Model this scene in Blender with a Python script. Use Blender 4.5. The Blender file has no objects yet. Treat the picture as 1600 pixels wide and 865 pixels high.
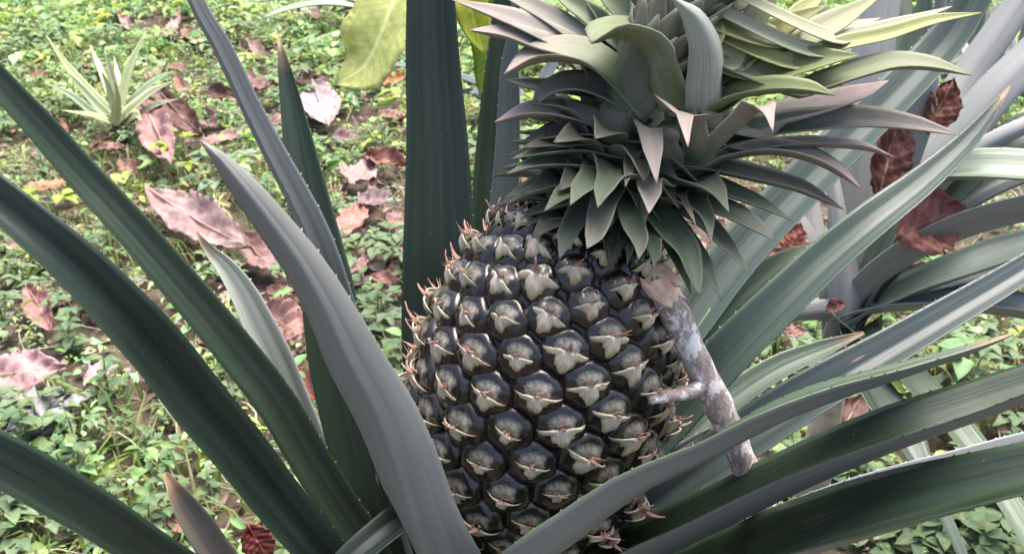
import bpy, math, random
import numpy as np
from mathutils import Vector, Matrix
rnd = random.Random(7)
rng = np.random.default_rng(11)
SC = bpy.context.scene
COL = SC.collection
PI = math.pi
# ------------------------------------------------------------------ camera
F = 1537.0                      # focal length in photo pixels (photo 1600 x 865)
CH, PITCH = 0.80, math.radians(28)
cam = bpy.data.cameras.new('camera'); camo = bpy.data.objects.new('camera', cam); COL.objects.link(camo)
cam.sensor_width = 36; cam.lens = 36 * F / 1600; cam.clip_start = 0.02; cam.clip_end = 300
camo.location = (0, 0, CH); camo.rotation_euler = (PI / 2 - PITCH, 0, 0)
cam.dof.use_dof = True; cam.dof.focus_distance = 0.52; cam.dof.aperture_fstop = 26
SC.camera = camo
# ------------------------------------------------------------------ light
SUN_EL, SUN_AZ = math.radians(72), math.radians(35)     # high, from behind and to the right
w = bpy.data.worlds.new('World'); SC.world = w; w.use_nodes = True
nt = w.node_tree; nt.nodes.clear()
sky = nt.nodes.new('ShaderNodeTexSky'); sky.sky_type = 'NISHITA'; sky.sun_disc = False
sky.sun_elevation = SUN_EL; sky.sun_rotation = SUN_AZ; sky.dust_density = 6; sky.air_density = 0.9; sky.ozone_density = 0.0
bg = nt.nodes.new('ShaderNodeBackground'); bg.inputs[1].default_value = 0.15
wo = nt.nodes.new('ShaderNodeOutputWorld')
nt.links.new(sky.outputs[0], bg.inputs[0]); nt.links.new(bg.outputs[0], wo.inputs[0])
sl = bpy.data.lights.new('sun', 'SUN'); so = bpy.data.objects.new('sun', sl); COL.objects.link(so)
sl.energy = 2.7; sl.angle = math.radians(45); sl.color = (1.0, 0.965, 0.90)
sd = Vector((math.sin(SUN_AZ) * math.cos(SUN_EL), math.cos(SUN_AZ) * math.cos(SUN_EL), math.sin(SUN_EL)))
so.rotation_euler = sd.to_track_quat('Z', 'Y').to_euler(); so.location = sd * 20
vs = SC.view_settings
vs.view_transform = 'Standard'; vs.look = 'None'; vs.gamma = 1.0; vs.use_curve_mapping = False; vs.exposure = 1.3
SC.cycles.max_bounces = 8; SC.cycles.diffuse_bounces = 4; SC.cycles.glossy_bounces = 3; SC.cycles.transmission_bounces = 4; SC.cycles.transparent_max_bounces = 4
# ------------------------------------------------------------------ frame helpers
CAM = np.array([0, 0, CH]); RT = np.array([1., 0, 0])
FW = np.array([0, math.cos(PITCH), -math.sin(PITCH)]); UP = np.array([0, math.sin(PITCH), math.cos(PITCH)])
def P(px, py, d): return CAM + RT * ((px - 800) / F * d) + UP * ((432.5 - py) / F * d) + FW * d
def G(px, py, z=0.0):
    r = RT * ((px - 800) / F) + UP * ((432.5 - py) / F) + FW
    return CAM + r * ((z - CH) / r[2])
def depth(p): return float((np.asarray(p) - CAM) @ FW)
def HV(h): return RT * h[0] + UP * h[1] - FW * h[2]
def nz(v): return v / (np.linalg.norm(v) + 1e-12)
# ------------------------------------------------------------------ object helpers
def link(o):
    COL.objects.link(o); return o
def tag(o, label=None, cat=None, group=None, kind=None):
    if label: o['label'] = label
    if cat: o['category'] = cat
    if group: o['group'] = group
    if kind: o['kind'] = kind
    return o
def thing(name, label, cat, loc=(0, 0, 0), group=None):
    o = bpy.data.objects.new(name, None); o.empty_display_size = .02; link(o); o.location = [float(x) for x in loc]
    return tag(o, label, cat, group)
def root_loc(o):
    v = Vector(o.location)
    while o.parent: o = o.parent; v += Vector(o.location)
    return np.array(v)
def mesh(name, V, Fc, mats, parent=None, uv=None, mi=None, smooth=True, world=True, color=None, attr=None):
    V = np.asarray(V, float)
    if parent is not None and world: V = V - root_loc(parent)
    me = bpy.data.meshes.new(name)
    me.from_pydata(V.tolist(), [], [list(map(int, f)) for f in Fc])
    for m in (mats if isinstance(mats, (list, tuple)) else [mats]): me.materials.append(m)
    if mi is not None: me.polygons.foreach_set('material_index', np.asarray(mi, np.int32))
    if smooth: me.polygons.foreach_set('use_smooth', np.ones(len(me.polygons), bool))
    if uv is not None:
        ul = me.uv_layers.new(name='UVMap')
        li = np.zeros(len(me.loops), np.int32); me.loops.foreach_get('vertex_index', li)
        ul.data.foreach_set('uv', np.asarray(uv, float)[li].ravel())
    if attr is not None:
        a = me.color_attributes.new('tint', 'FLOAT_COLOR', 'POINT')
        c = np.ones((len(V), 4)); c[:, :3] = attr; a.data.foreach_set('color', c.ravel())
    me.update()
    o = bpy.data.objects.new(name, me); link(o)
    if parent is not None: o.parent = parent
    if color is not None: o.color = (*color, 1)
    return o
# ------------------------------------------------------------------ material helpers
class N:
    def __init__(s, name):
        s.m = bpy.data.materials.new(name); s.m.use_nodes = True; s.t = s.m.node_tree; s.t.nodes.clear()
        s.out = s.n('ShaderNodeOutputMaterial')
    def n(s, k, **kw):
        x = s.t.nodes.new(k)
        for a, b in kw.items(): setattr(x, a, b)
        return x
    def set(s, sock, v):
        if isinstance(v, bpy.types.NodeSocket): s.t.links.new(v, sock)
        elif isinstance(v, (tuple, list)) and len(v) == 3 and sock.type == 'RGBA': sock.default_value = (*v, 1)
        else: sock.default_value = v
    def uv(s): return s.n('ShaderNodeTexCoord').outputs['UV']
    def obj(s): return s.n('ShaderNodeTexCoord').outputs['Object']
    def gpos(s): return s.n('ShaderNodeNewGeometry').outputs['Position']
    def objcol(s): return s.n('ShaderNodeObjectInfo').outputs['Color']
    def rand(s): return s.n('ShaderNodeObjectInfo').outputs['Random']
    def tint(s): return s.n('ShaderNodeAttribute', attribute_name='tint').outputs['Color']
    def map(s, v, sc=(1, 1, 1), loc=(0, 0, 0)):
        x = s.n('ShaderNodeMapping'); s.set(x.inputs[0], v); s.set(x.inputs[1], Vector(loc)); s.set(x.inputs[3], Vector(sc)); return x.outputs[0]
    def noise(s, v, scale=5, detail=3, rough=.55, dist=0):
        x = s.n('ShaderNodeTexNoise'); s.set(x.inputs['Vector'], v); x.inputs['Scale'].default_value = scale
        x.inputs['Detail'].default_value = detail; x.inputs['Roughness'].default_value = rough; x.inputs['Distortion'].default_value = dist
        return x.outputs['Fac']
    def voro(s, v, scale=5, feat='F1'):
        x = s.n('ShaderNodeTexVoronoi'); x.feature = feat; s.set(x.inputs['Vector'], v); x.inputs['Scale'].default_value = scale; return x.outputs[0]
    def ramp(s, f, stops, interp='LINEAR'):
        x = s.n('ShaderNodeValToRGB'); s.set(x.inputs[0], f); e = x.color_ramp.elements; x.color_ramp.interpolation = interp
        while len(e) < len(stops): e.new(.5)
        for el, (p, c) in zip(e, stops):
            el.position = p; el.color = (c, c, c, 1) if not isinstance(c, (tuple, list)) else (*c, 1)
        return x.outputs[0]
    def mix(s, f, a, b, mode='MIX'):
        x = s.n('ShaderNodeMix', data_type='RGBA', blend_type=mode); s.set(x.inputs[0], f); s.set(x.inputs[6], a); s.set(x.inputs[7], b); return x.outputs[2]
    def math(s, op, a, b=0.0):
        x = s.n('ShaderNodeMath', operation=op); s.set(x.inputs[0], a); s.set(x.inputs[1], b); return x.outputs[0]
    def sep(s, v):
        x = s.n('ShaderNodeSeparateXYZ'); s.set(x.inputs[0], v); return x.outputs
    def hsv(s, c, h=.5, sa=1.0, v=1.0):
        x = s.n('ShaderNodeHueSaturation'); s.set(x.inputs[0], h); s.set(x.inputs[1], sa); s.set(x.inputs[2], v); s.set(x.inputs[4], c); return x.outputs[0]
    def bump(s, h, strength=.3, dist=.001):
        x = s.n('ShaderNodeBump'); s.set(x.inputs['Height'], h); x.inputs['Strength'].default_value = strength; x.inputs['Distance'].default_value = dist; return x.outputs[0]
    def bsdf(s, col, rough=.5, spec=.5, normal=None, trans=0.0, transcol=None, coat=0.0, sheen=0.0):
        b = s.n('ShaderNodeBsdfPrincipled'); s.set(b.inputs['Base Color'], col); s.set(b.inputs['Roughness'], rough); s.set(b.inputs['Specular IOR Level'], spec)
        b.inputs['Coat Weight'].default_value = coat; b.inputs['Coat Roughness'].default_value = .12
        if sheen: b.inputs['Sheen Weight'].default_value = sheen; b.inputs['Sheen Roughness'].default_value = .4
        if normal is not None: s.t.links.new(normal, b.inputs['Normal'])
        if trans:
            t = s.n('ShaderNodeBsdfTranslucent'); s.set(t.inputs[0], transcol if transcol is not None else col)
            if normal is not None: s.t.links.new(normal, t.inputs['Normal'])
            mx = s.n('ShaderNodeMixShader'); mx.inputs[0].default_value = trans
            s.t.links.new(b.outputs[0], mx.inputs[1]); s.t.links.new(t.outputs[0], mx.inputs[2]); s.t.links.new(mx.outputs[0], s.out.inputs[0])
        else: s.t.links.new(b.outputs[0], s.out.inputs[0])
        return s.m
# uv convention on blades: u in 0..1 across, v in metres*10 along
def blade_top():
    k = N('blade_upper'); uv = k.uv(); r = k.rand()
    off = k.n('ShaderNodeCombineXYZ'); k.set(off.inputs[0], k.math('MULTIPLY', r, 37.0)); k.set(off.inputs[1], k.math('MULTIPLY', r, 91.0))
    ad = k.n('ShaderNodeVectorMath', operation='ADD'); k.set(ad.inputs[0], uv); k.set(ad.inputs[1], off.outputs[0]); v = ad.outputs[0]
    st = k.noise(k.map(v, (13, .25, 1)), 1, 4, .6); fine = k.noise(k.map(v, (70, 1.0, 1)), 1, 2)
    blot = k.noise(k.map(v, (2.2, .8, 1)), 1, 4, .65)
    c = k.objcol()
    c1 = k.hsv(c, .525, .75, 1.4); c2 = k.hsv(c, .485, 1.15, .72)
    base = k.mix(k.ramp(st, [(.36, 0), (.66, 1)]), c2, c1)
    base = k.mix(k.ramp(fine, [(.38, .6), (.62, 0)]), base, k.hsv(c, .5, .7, 1.8))
    silv = k.noise(k.map(v, (150, 14, 1)), 1, 2)
    base = k.mix(k.ramp(silv, [(.58, 0), (.72, .35)]), base, k.hsv(c, .51, .55, 2.3))
    scr = k.noise(k.map(v, (30, .12, 1), (7, 3, 0)), 1, 1)
    base = k.mix(k.ramp(scr, [(.66, 0), (.70, .5)]), base, k.hsv(c, .5, .6, 2.6))
    band = k.noise(k.map(v, (4.5, .06, 1), (5, 9, 0)), 1, 2, .5)
    base = k.mix(k.ramp(band, [(.4, 0), (.6, .7)]), base, k.hsv(c, .53, .7, 1.7))
    base = k.mix(k.ramp(band, [(.3, .6), (.42, 0)]), base, k.hsv(c, .47, 1.2, .6))
    base = k.mix(k.ramp(blot, [(.45, 0), (.8, .55)]), base, k.hsv(c, .5, .7, 1.9))
    x = k.sep(uv)[0]
    edge = k.ramp(k.math('ABSOLUTE', k.math('SUBTRACT', x, .5)), [(.455, 0), (.495, 1)])
    base = k.mix(k.math('MULTIPLY', edge, .6), base, k.hsv(c, .47, .9, 3.0))
    sp = k.ramp(k.voro(k.map(v, (5, 3.2, 1)), 2.2), [(.018, 1), (.04, 0)])
    base = k.mix(sp, base, (.34, .3, .24))
    scar = k.ramp(k.voro(k.map(v, (2.0, .8, 1), (3.3, 1.7, 0)), 1.0), [(.03, 1), (.055, 0)])
    base = k.mix(k.math('MULTIPLY', scar, .8), base, (.36, .25, .15))
    tipm = k.ramp(k.math('ADD', k.sep(uv)[1], k.math('MULTIPLY', fine, .12)), [(.12, 1), (.30, 0)])
    base = k.mix(k.math('MULTIPLY', tipm, .8), base, (.26, .17, .10))
    h = k.math('ADD', k.math('MULTIPLY', st, .8), k.math('MULTIPLY', fine, .35))
    return k.bsdf(base, k.ramp(blot, [(.3, .30), (.75, .48)]), .45, k.bump(h, .35, .0012))
def blade_under():
    k = N('blade_underside'); uv = k.uv()
    fine = k.noise(k.map(uv, (55, .7, 1)), 1, 2); st = k.noise(k.map(uv, (9, .3, 1)), 1, 3); bl = k.noise(k.map(uv, (4, 1.6, 1)), 1, 5, .7)
    c = k.mix(k.ramp(st, [(.3, 0), (.7, 1)]), (.20, .207, .20), (.295, .30, .297))
    c = k.mix(k.ramp(fine, [(.4, .35), (.65, 0)]), c, (.16, .17, .17))
    c = k.mix(k.ramp(bl, [(.55, 0), (.8, .5)]), c, (.2, .2, .17))
    c = k.mix(.22, c, k.objcol())
    sp = k.ramp(k.voro(k.map(uv, (6, 3.0, 1)), 2.6), [(.02, 1), (.05, 0)])
    c = k.mix(k.math('MULTIPLY', sp, .7), c, (.08, .065, .06))
    return k.bsdf(c, .55, .35, k.bump(k.math('ADD', k.math('MULTIPLY', fine, .5), st), .25, .001))
def crown_mat(name, under=False):
    k = N(name); uv = k.uv(); c = k.objcol(); s = k.sep(uv)
    fine = k.noise(k.map(uv, (45, 2.5, 1)), 1, 3); bl = k.noise(k.map(k.obj(), (1, 1, 1)), 70, 4, .6)
    if under: c = k.mix(.35, c, (.28, .32, .26))
    a = k.mix(k.ramp(fine, [(.3, 0), (.7, 1)]), k.hsv(c, .5, 1.1, .75), k.hsv(c, .5, .9, 1.2))
    t = k.tint(); tip = k.sep(t)[0]; pk = k.sep(t)[1]
    a = k.mix(k.math('MULTIPLY', k.ramp(bl, [(.45, 0), (.75, .6)]), pk), a, k.mix(.5, c, (.24, .20, .20)))
    pf = k.math('MULTIPLY', k.ramp(k.math('ADD', tip, k.math('MULTIPLY', k.math('SUBTRACT', bl, .5), .5)), [(.45, 0), (.95, 1)]), pk)
    a = k.mix(pf, a, (.40, .31, .31))
    edge = k.ramp(k.math('ABSOLUTE', k.math('SUBTRACT', s[0], .5)), [(.42, 0), (.49, 1)])
    a = k.mix(k.math('MULTIPLY', edge, .28), a, (.42, .42, .33))
    a = k.hsv(a, .5, 1.12, .88)
    return k.bsdf(a, .52, .3, k.bump(k.math('ADD', fine, bl), .3, .0007), trans=.14, transcol=k.mix(.5, a, (.35, .4, .12)))
def simple(name, c1, c2, scale, rough=.8, spec=.3, bump=.5, dist=.002, det=5):
    k = N(name); f = k.noise(k.obj(), scale, det, .65)
    return k.bsdf(k.mix(k.ramp(f, [(.35, 0), (.65, 1)]), c1, c2), rough, spec, k.bump(f, bump, dist))
def dry_mat():
    k = N('dry_leaf'); c = k.objcol(); uv = k.uv(); o = k.obj(); s = k.sep(uv)
    f = k.noise(o, 60, 5, .7); g = k.noise(o, 22, 4); fine = k.voro(o, 330)
    a = k.mix(k.ramp(f, [(.3, 0), (.7, 1)]), k.hsv(c, .49, 1.15, .72), k.hsv(c, .505, .85, 1.2))
    a = k.mix(k.ramp(g, [(.42, 0), (.68, .75)]), a, k.hsv(c, .515, 1.25, .45))
    a = k.mix(k.ramp(k.math('ABSOLUTE', k.math('SUBTRACT', s[0], .5)), [(.012, .7), (.03, 0)]), a, (.42, .33, .24))
    sp = k.ramp(k.voro(o, 45), [(.09, 1), (.15, 0)])
    a = k.mix(k.math('MULTIPLY', sp, .4), a, (.06, .04, .035))
    return k.bsdf(a, .62, .35, k.bump(k.math('ADD', f, k.math('MULTIPLY', fine, .4)), .5, .0012), trans=.12)
def green_mat(name, attr=True, trans=.3, rough=.5, veins=False):
    k = N(name); c = k.tint() if attr else k.objcol(); uv = k.uv(); s = k.sep(uv)
    f = k.noise(k.obj(), 90, 3, .6)
    a = k.mix(k.ramp(f, [(.3, 0), (.7, 1)]), k.hsv(c, .5, 1.05, .8), k.hsv(c, .5, .95, 1.2))
    if veins:
        y = k.math('ADD', k.math('MULTIPLY', s[1], 10.0), k.math('MULTIPLY', k.math('ABSOLUTE', k.math('SUBTRACT', s[0], .5)), -5.0))
        l = k.ramp(k.math('ABSOLUTE', k.math('SUBTRACT', k.math('FRACT', y), .5)), [(.03, 1), (.09, 0)])
        a = k.mix(k.math('MULTIPLY', l, .35), a, k.hsv(c, .5, 1.1, .55))
        m = k.ramp(k.math('ABSOLUTE', k.math('SUBTRACT', s[0], .5)), [(.015, 1), (.04, 0)])
        a = k.mix(k.math('MULTIPLY', m, .5), a, k.hsv(c, .5, .6, 1.5))
    return k.bsdf(a, rough, .22, k.bump(f, .3, .001), trans=trans, transcol=k.hsv(a, .49, 1.2, 1.3))
M_TOP, M_UND = blade_top(), blade_under()
M_CT, M_CU = crown_mat('crown_leaf_upper'), crown_mat('crown_leaf_under', True)
M_DRY = dry_mat()
M_WEED = green_mat('weed_leaf'); M_WEEDO = green_mat('weed_leaf_plain', False)
M_SAP = green_mat('sapling_leaf', False, .45, .45, True)
M_STEM = simple('weed_stem', (.10, .13, .05), (.16, .15, .08), 60)
M_TWIG = simple('dry_twig', (.34, .28, .2), (.5, .44, .33), 80)
def m_bark():
    k = N('stick_bark'); o = k.obj()
    a = k.noise(k.map(o, (1, 1, .6)), 170, 6, .75); l = k.noise(k.map(o, (1, 1, .6)), 105, 5, .7, .4)
    l2 = k.noise(k.map(o, (1, 1, .6), (3, 1, 2)), 260, 4, .7)
    c = k.mix(k.ramp(a, [(.3, 0), (.7, 1)]), (.22, .165, .15), (.58, .48, .45))
    c = k.mix(k.ramp(l, [(.49, 0), (.56, .9)]), c, (.88, .85, .85))
    c = k.mix(k.ramp(l2, [(.6, 0), (.65, .8)]), c, (.7, .66, .67))
    return k.bsdf(c, .85, .2, k.bump(k.math('ADD', a, k.math('MULTIPLY', l, .6)), .8, .002))
M_BARK = m_bark()
M_WOOD = simple('cut_wood', (.72, .46, .31), (.95, .74, .58), 160, .8, .2, .6, .001)
def m_eye():
    k = N('eye_scale'); s = k.sep(k.uv()); o = k.obj()
    f = k.noise(k.map(o, (1, 1, 1), (0, 0, 0)), 2.6, 4, .6); g = k.noise(o, 9, 3)
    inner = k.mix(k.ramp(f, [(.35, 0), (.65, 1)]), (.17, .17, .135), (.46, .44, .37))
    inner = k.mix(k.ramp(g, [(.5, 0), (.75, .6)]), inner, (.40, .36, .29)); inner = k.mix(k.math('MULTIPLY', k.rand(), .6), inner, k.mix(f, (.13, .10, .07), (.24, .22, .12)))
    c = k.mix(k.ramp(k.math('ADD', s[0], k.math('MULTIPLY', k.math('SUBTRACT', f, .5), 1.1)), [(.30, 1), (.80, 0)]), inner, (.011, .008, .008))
    return k.bsdf(c, k.ramp(f, [(.3, .14), (.7, .26)]), .5, k.bump(g, .25, .0006), coat=.5)
def m_bract():
    k = N('eye_bract'); uv = k.uv(); s = k.sep(uv); r = k.rand()
    f = k.noise(k.map(uv, (14, 1.5, 1)), 1, 3); b = k.noise(k.obj(), 3.5, 3)
    base = k.mix(k.ramp(f, [(.3, 0), (.7, 1)]), (.44, .43, .27), (.86, .82, .70))
    base = k.mix(k.ramp(b, [(.45, 0), (.65, .75)]), base, (.54, .35, .30))
    edge = k.ramp(s[1], [(0, .75), (.16, 0)])
    base = k.mix(edge, base, (.34, .36, .12))
    tip = k.ramp(k.math('ADD', s[1], k.math('MULTIPLY', k.math('SUBTRACT', b, .5), .5)), [(.48, 0), (.66, 1)])
    base = k.mix(k.math('MULTIPLY', r, .35), base, (.40, .30, .22))
    base = k.mix(tip, base, k.mix(f, (.24, .09, .075), (.52, .32, .27)))
    return k.bsdf(base, .5, .4, k.bump(f, .5, .0006))
M_EYE, M_BRACT = m_eye(), m_bract()
M_BODY = simple('fruit_skin', (.016, .012, .012), (.04, .03, .027), 80, .45, .5)
M_STALK = simple('fruit_stalk', (.10, .12, .06), (.2, .2, .13), 60, .6)
def m_soil():
    k = N('soil'); p = k.gpos()
    a = k.noise(p, 5, 6, .7); b = k.noise(p, 45, 5, .7); l = k.voro(p, 55); q = k.noise(p, 1.3, 3)
    c = k.mix(k.ramp(b, [(.3, 0), (.7, 1)]), (.035, .028, .022), (.14, .105, .08))
    c = k.mix(k.ramp(a, [(.42, 0), (.62, .65)]), c, (.13, .10, .078))
    c = k.mix(k.ramp(l, [(.1, .5), (.35, 0)]), c, (.18, .135, .11))
    c = k.mix(k.ramp(q, [(.5, 0), (.65, .6)]), c, (.10, .13, .06))
    return k.bsdf(c, .9, .2, k.bump(k.math('ADD', b, a), .9, .02))
M_SOIL = m_soil()
def m_litter():
    k = N('leaf_litter'); c = k.tint(); f = k.noise(k.gpos(), 90, 3)
    return k.bsdf(k.mix(f, k.hsv(c, .5, 1, .7), k.hsv(c, .5, .9, 1.2)), .7, .3, trans=.1)
M_LIT = m_litter()
def m_plastic():
    k = N('plastic_film'); f = k.noise(k.obj(), 35, 4); 
    return k.bsdf(k.mix(f, (.24, .25, .24), (.46, .46, .44)), .32, .5, k.bump(f, .4, .002), trans=.3)
M_PLAS = m_plastic()
# ------------------------------------------------------------------ blade builder
def crspline(pts, n):
    pts = np.asarray(pts, float)
    seg = np.linalg.norm(np.diff(pts, axis=0), axis=1); t = np.concatenate([[0], np.cumsum(seg ** .7)])
    out_t = np.linspace(0, t[-1], n)
    m = np.zeros_like(pts)
    for i in range(len(pts)):
        a, b = max(i - 1, 0), min(i + 1, len(pts) - 1)
        m[i] = (pts[b] - pts[a]) / (t[b] - t[a])
    out = []
    for x in out_t:
        i = min(int(np.searchsorted(t, x, 'right') - 1), len(t) - 2); h = t[i + 1] - t[i]; s = (x - t[i]) / h
        out.append((2*s**3-3*s**2+1)*pts[i] + (s**3-2*s**2+s)*h*m[i] + (-2*s**3+3*s**2)*pts[i+1] + (s**3-s**2)*h*m[i+1])
    return np.array(out), t, out_t
def blade(name, pts, widths, hints, fold, mats, parent, color, n=26, nu=9, th=.0016, wpx=True, ridges=0.0, pink=None, edge_wave=0.0, tipfold=None, spines=False):
    """pts: 3-D centre line base->tip (or any order); widths px (apparent) or metres; hints: one or a list of world vectors the upper side faces"""
    pts = np.asarray(pts, float); C, tc, to = crspline(pts, n)
    W = np.interp(to, tc, widths)
    hints = np.asarray(hints, float)
    if hints.ndim == 1: hints = np.tile(hints, (2, 1))
    ht = np.linspace(0, to[-1], len(hints)); H = np.stack([np.interp(to, ht, hints[:, i]) for i in range(3)], 1)
    T = np.gradient(C, axis=0); T /= np.linalg.norm(T, axis=1)[:, None] + 1e-9
    Nn = H - (H * T).sum(1)[:, None] * T; Nn /= np.linalg.norm(Nn, axis=1)[:, None] + 1e-9
    B = np.cross(T, Nn)
    s = np.linspace(-1, 1, nu); fl = np.linspace(fold, fold if tipfold is None else tipfold, n)
    seglen = np.concatenate([[0], np.cumsum(np.linalg.norm(np.diff(C, axis=0), axis=1))])
    top, bot, uvt = [], [], []
    ph = rnd.uniform(0, 6)
    for i in range(n):
        a = fl[i]; xs = s * math.cos(a * .8); g = np.sqrt(s * s + .12) - math.sqrt(.12); ns = g * math.sin(a) * 1.25
        off = xs[:, None] * B[i] + ns[:, None] * Nn[i]
        if wpx:
            view = nz(C[i] - CAM); q = nz(np.cross(T[i], view)); e = off @ q; ext = max(e.max() - e.min(), .55)
            d = depth(C[i]); wr = W[i] * d / F / ext
        else: wr = W[i] / 2
        if ridges: off = off + (np.cos(s * 11 + ph) * ridges * (1 - s * s))[:, None] * Nn[i]
        if edge_wave: off = off + (np.abs(s) ** 3 * edge_wave * math.sin(i * .9 + ph))[:, None] * Nn[i]
        pt = C[i] + off * wr
        tk = min(th, wr * .3) * (1 - .75 * s * s) + .0002
        top.append(pt); bot.append(pt - tk[:, None] * Nn[i])
        uvt.append(np.stack([(s + 1) / 2, np.full(nu, seglen[i] * 10)], 1))
    V = np.concatenate([np.concatenate(top), np.concatenate(bot)]); uv = np.concatenate([np.concatenate(uvt)] * 2)
    Fc, mi = [], []; K = n * nu
    for i in range(n - 1):
        for j in range(nu - 1):
            a, b, c, d = i*nu+j, i*nu+j+1, (i+1)*nu+j+1, (i+1)*nu+j
            Fc.append((d, c, b, a)); mi.append(0); Fc.append((K+a, K+b, K+c, K+d)); mi.append(1)
        for j, fl_ in ((0, 0), (nu - 1, 1)):
            a, d = i*nu+j, (i+1)*nu+j
            Fc.append((a, K+a, K+d, d) if not fl_ else (d, K+d, K+a, a)); mi.append(0)
    for j in range(nu - 1):
        Fc.append((j, j+1, K+j+1, K+j)); mi.append(1); e = (n-1)*nu + j; Fc.append((e+1, e, K+e, K+e+1)); mi.append(1)
    if spines:
        eV, eU = [], []; nb = len(V); pos = .01
        while pos < seglen[-1]:
            i = min(int(np.searchsorted(seglen, pos)), n - 2)
            for j, sg in ((0, -1), (nu - 1, 1)):
                f_ = (pos - seglen[i - 1]) / max(seglen[i] - seglen[i - 1], 1e-6) if i else 0
                e_ = V[(i - 1) * nu + j] * (1 - f_) + V[i * nu + j] * f_; ov = nz(V[i * nu + j] - V[i * nu + nu // 2])
                t_ = -T[i]; h_ = rnd.uniform(.0004, .0011); b0 = len(V) + len(eV)
                if rnd.random() < .3: continue
                eV += [e_ - t_ * .0011 - ov * .0004, e_ + t_ * .0011 - ov * .0004, e_ - Nn[i] * .0005 - ov * .0004, e_ + ov * h_ + t_ * .0012]
                eU += [[.5 + sg * .49, pos * 10]] * 4
                Fc += [(b0, b0 + 1, b0 + 3), (b0 + 1, b0 + 2, b0 + 3), (b0 + 2, b0, b0 + 3)]; mi += [0, 0, 0]
            pos += rnd.uniform(.006, .013)
        V = np.concatenate([V, np.array(eV)]); uv = np.concatenate([uv, np.array(eU)])
    at = None
    if pink is not None:
        v = np.repeat(to / to[-1], nu); v = np.concatenate([v, v]); at = np.stack([v, np.full_like(v, pink), np.zeros_like(v)], 1)
    return mesh(name, V, Fc, mats, parent, uv=uv, mi=mi, color=color, attr=at)
def tube(path, radii, seg=10, jitter=0.0, cap=True):
    path = np.asarray(path, float); n = len(path); T = np.gradient(path, axis=0); V, Fc = [], []
    ref = np.array([.3, .9, .2])
    for i in range(n):
        t = nz(T[i]); a = nz(np.cross(t, ref)); b = np.cross(t, a)
        for k in range(seg):
            r = radii[i] * (1 + (rnd.uniform(-jitter, jitter) if jitter else 0)); an = 2 * PI * k / seg
            V.append(path[i] + (a * math.cos(an) + b * math.sin(an)) * r)
    for i in range(n - 1):
        for k in range(seg):
            k2 = (k + 1) % seg; Fc.append((i*seg+k, i*seg+k2, (i+1)*seg+k2, (i+1)*seg+k))
    if cap:
        Fc.append(tuple(range(seg))[::-1]); Fc.append(tuple((n-1)*seg + k for k in range(seg)))
    return V, Fc
# ------------------------------------------------------------------ ground
gx = np.linspace(-1, 1, 121); gx = np.sign(gx) * np.abs(gx) ** 2.2 * 40
gy = np.linspace(-1, 1, 121); gy = np.sign(gy) * np.abs(gy) ** 2.2 * 40 + 1.8
XX, YY = np.meshgrid(gx, gy)
def gz(x, y): return .018 * np.sin(x * 3.1 + 1) * np.cos(y * 2.7) + .010 * np.sin(x * 9 + y * 7) - .012
V = np.stack([XX.ravel(), YY.ravel(), gz(XX, YY).ravel()], 1)
Fc = [(j*121+i, j*121+i+1, (j+1)*121+i+1, (j+1)*121+i) for j in range(120) for i in range(120)]
tag(mesh('ground', V, Fc, M_SOIL), kind='structure')
# ------------------------------------------------------------------ main pineapple plant
STEM = P(725, 1060, .65)
plant = thing('pineapple_plant', 'large pineapple plant with long dark green sword leaves that carries the fruit', 'pineapple plant', (STEM[0], STEM[1], 0))
stem_path = [np.array([STEM[0], STEM[1], -.03]), np.array([STEM[0], STEM[1], .1]), STEM + np.array([0, 0, .03])]
V, Fc = tube(stem_path, [.032, .034, .026], 12, .05); mesh('stem', V, Fc, M_STALK, plant)
DG = (.0095, .0235, .0145); DG2 = (.0095, .0245, .0105); BG = (.055, .080, .080); GL = (.17, .20, .22); YG = (.16, .20, .07); MG = (.03, .06, .025)
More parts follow.
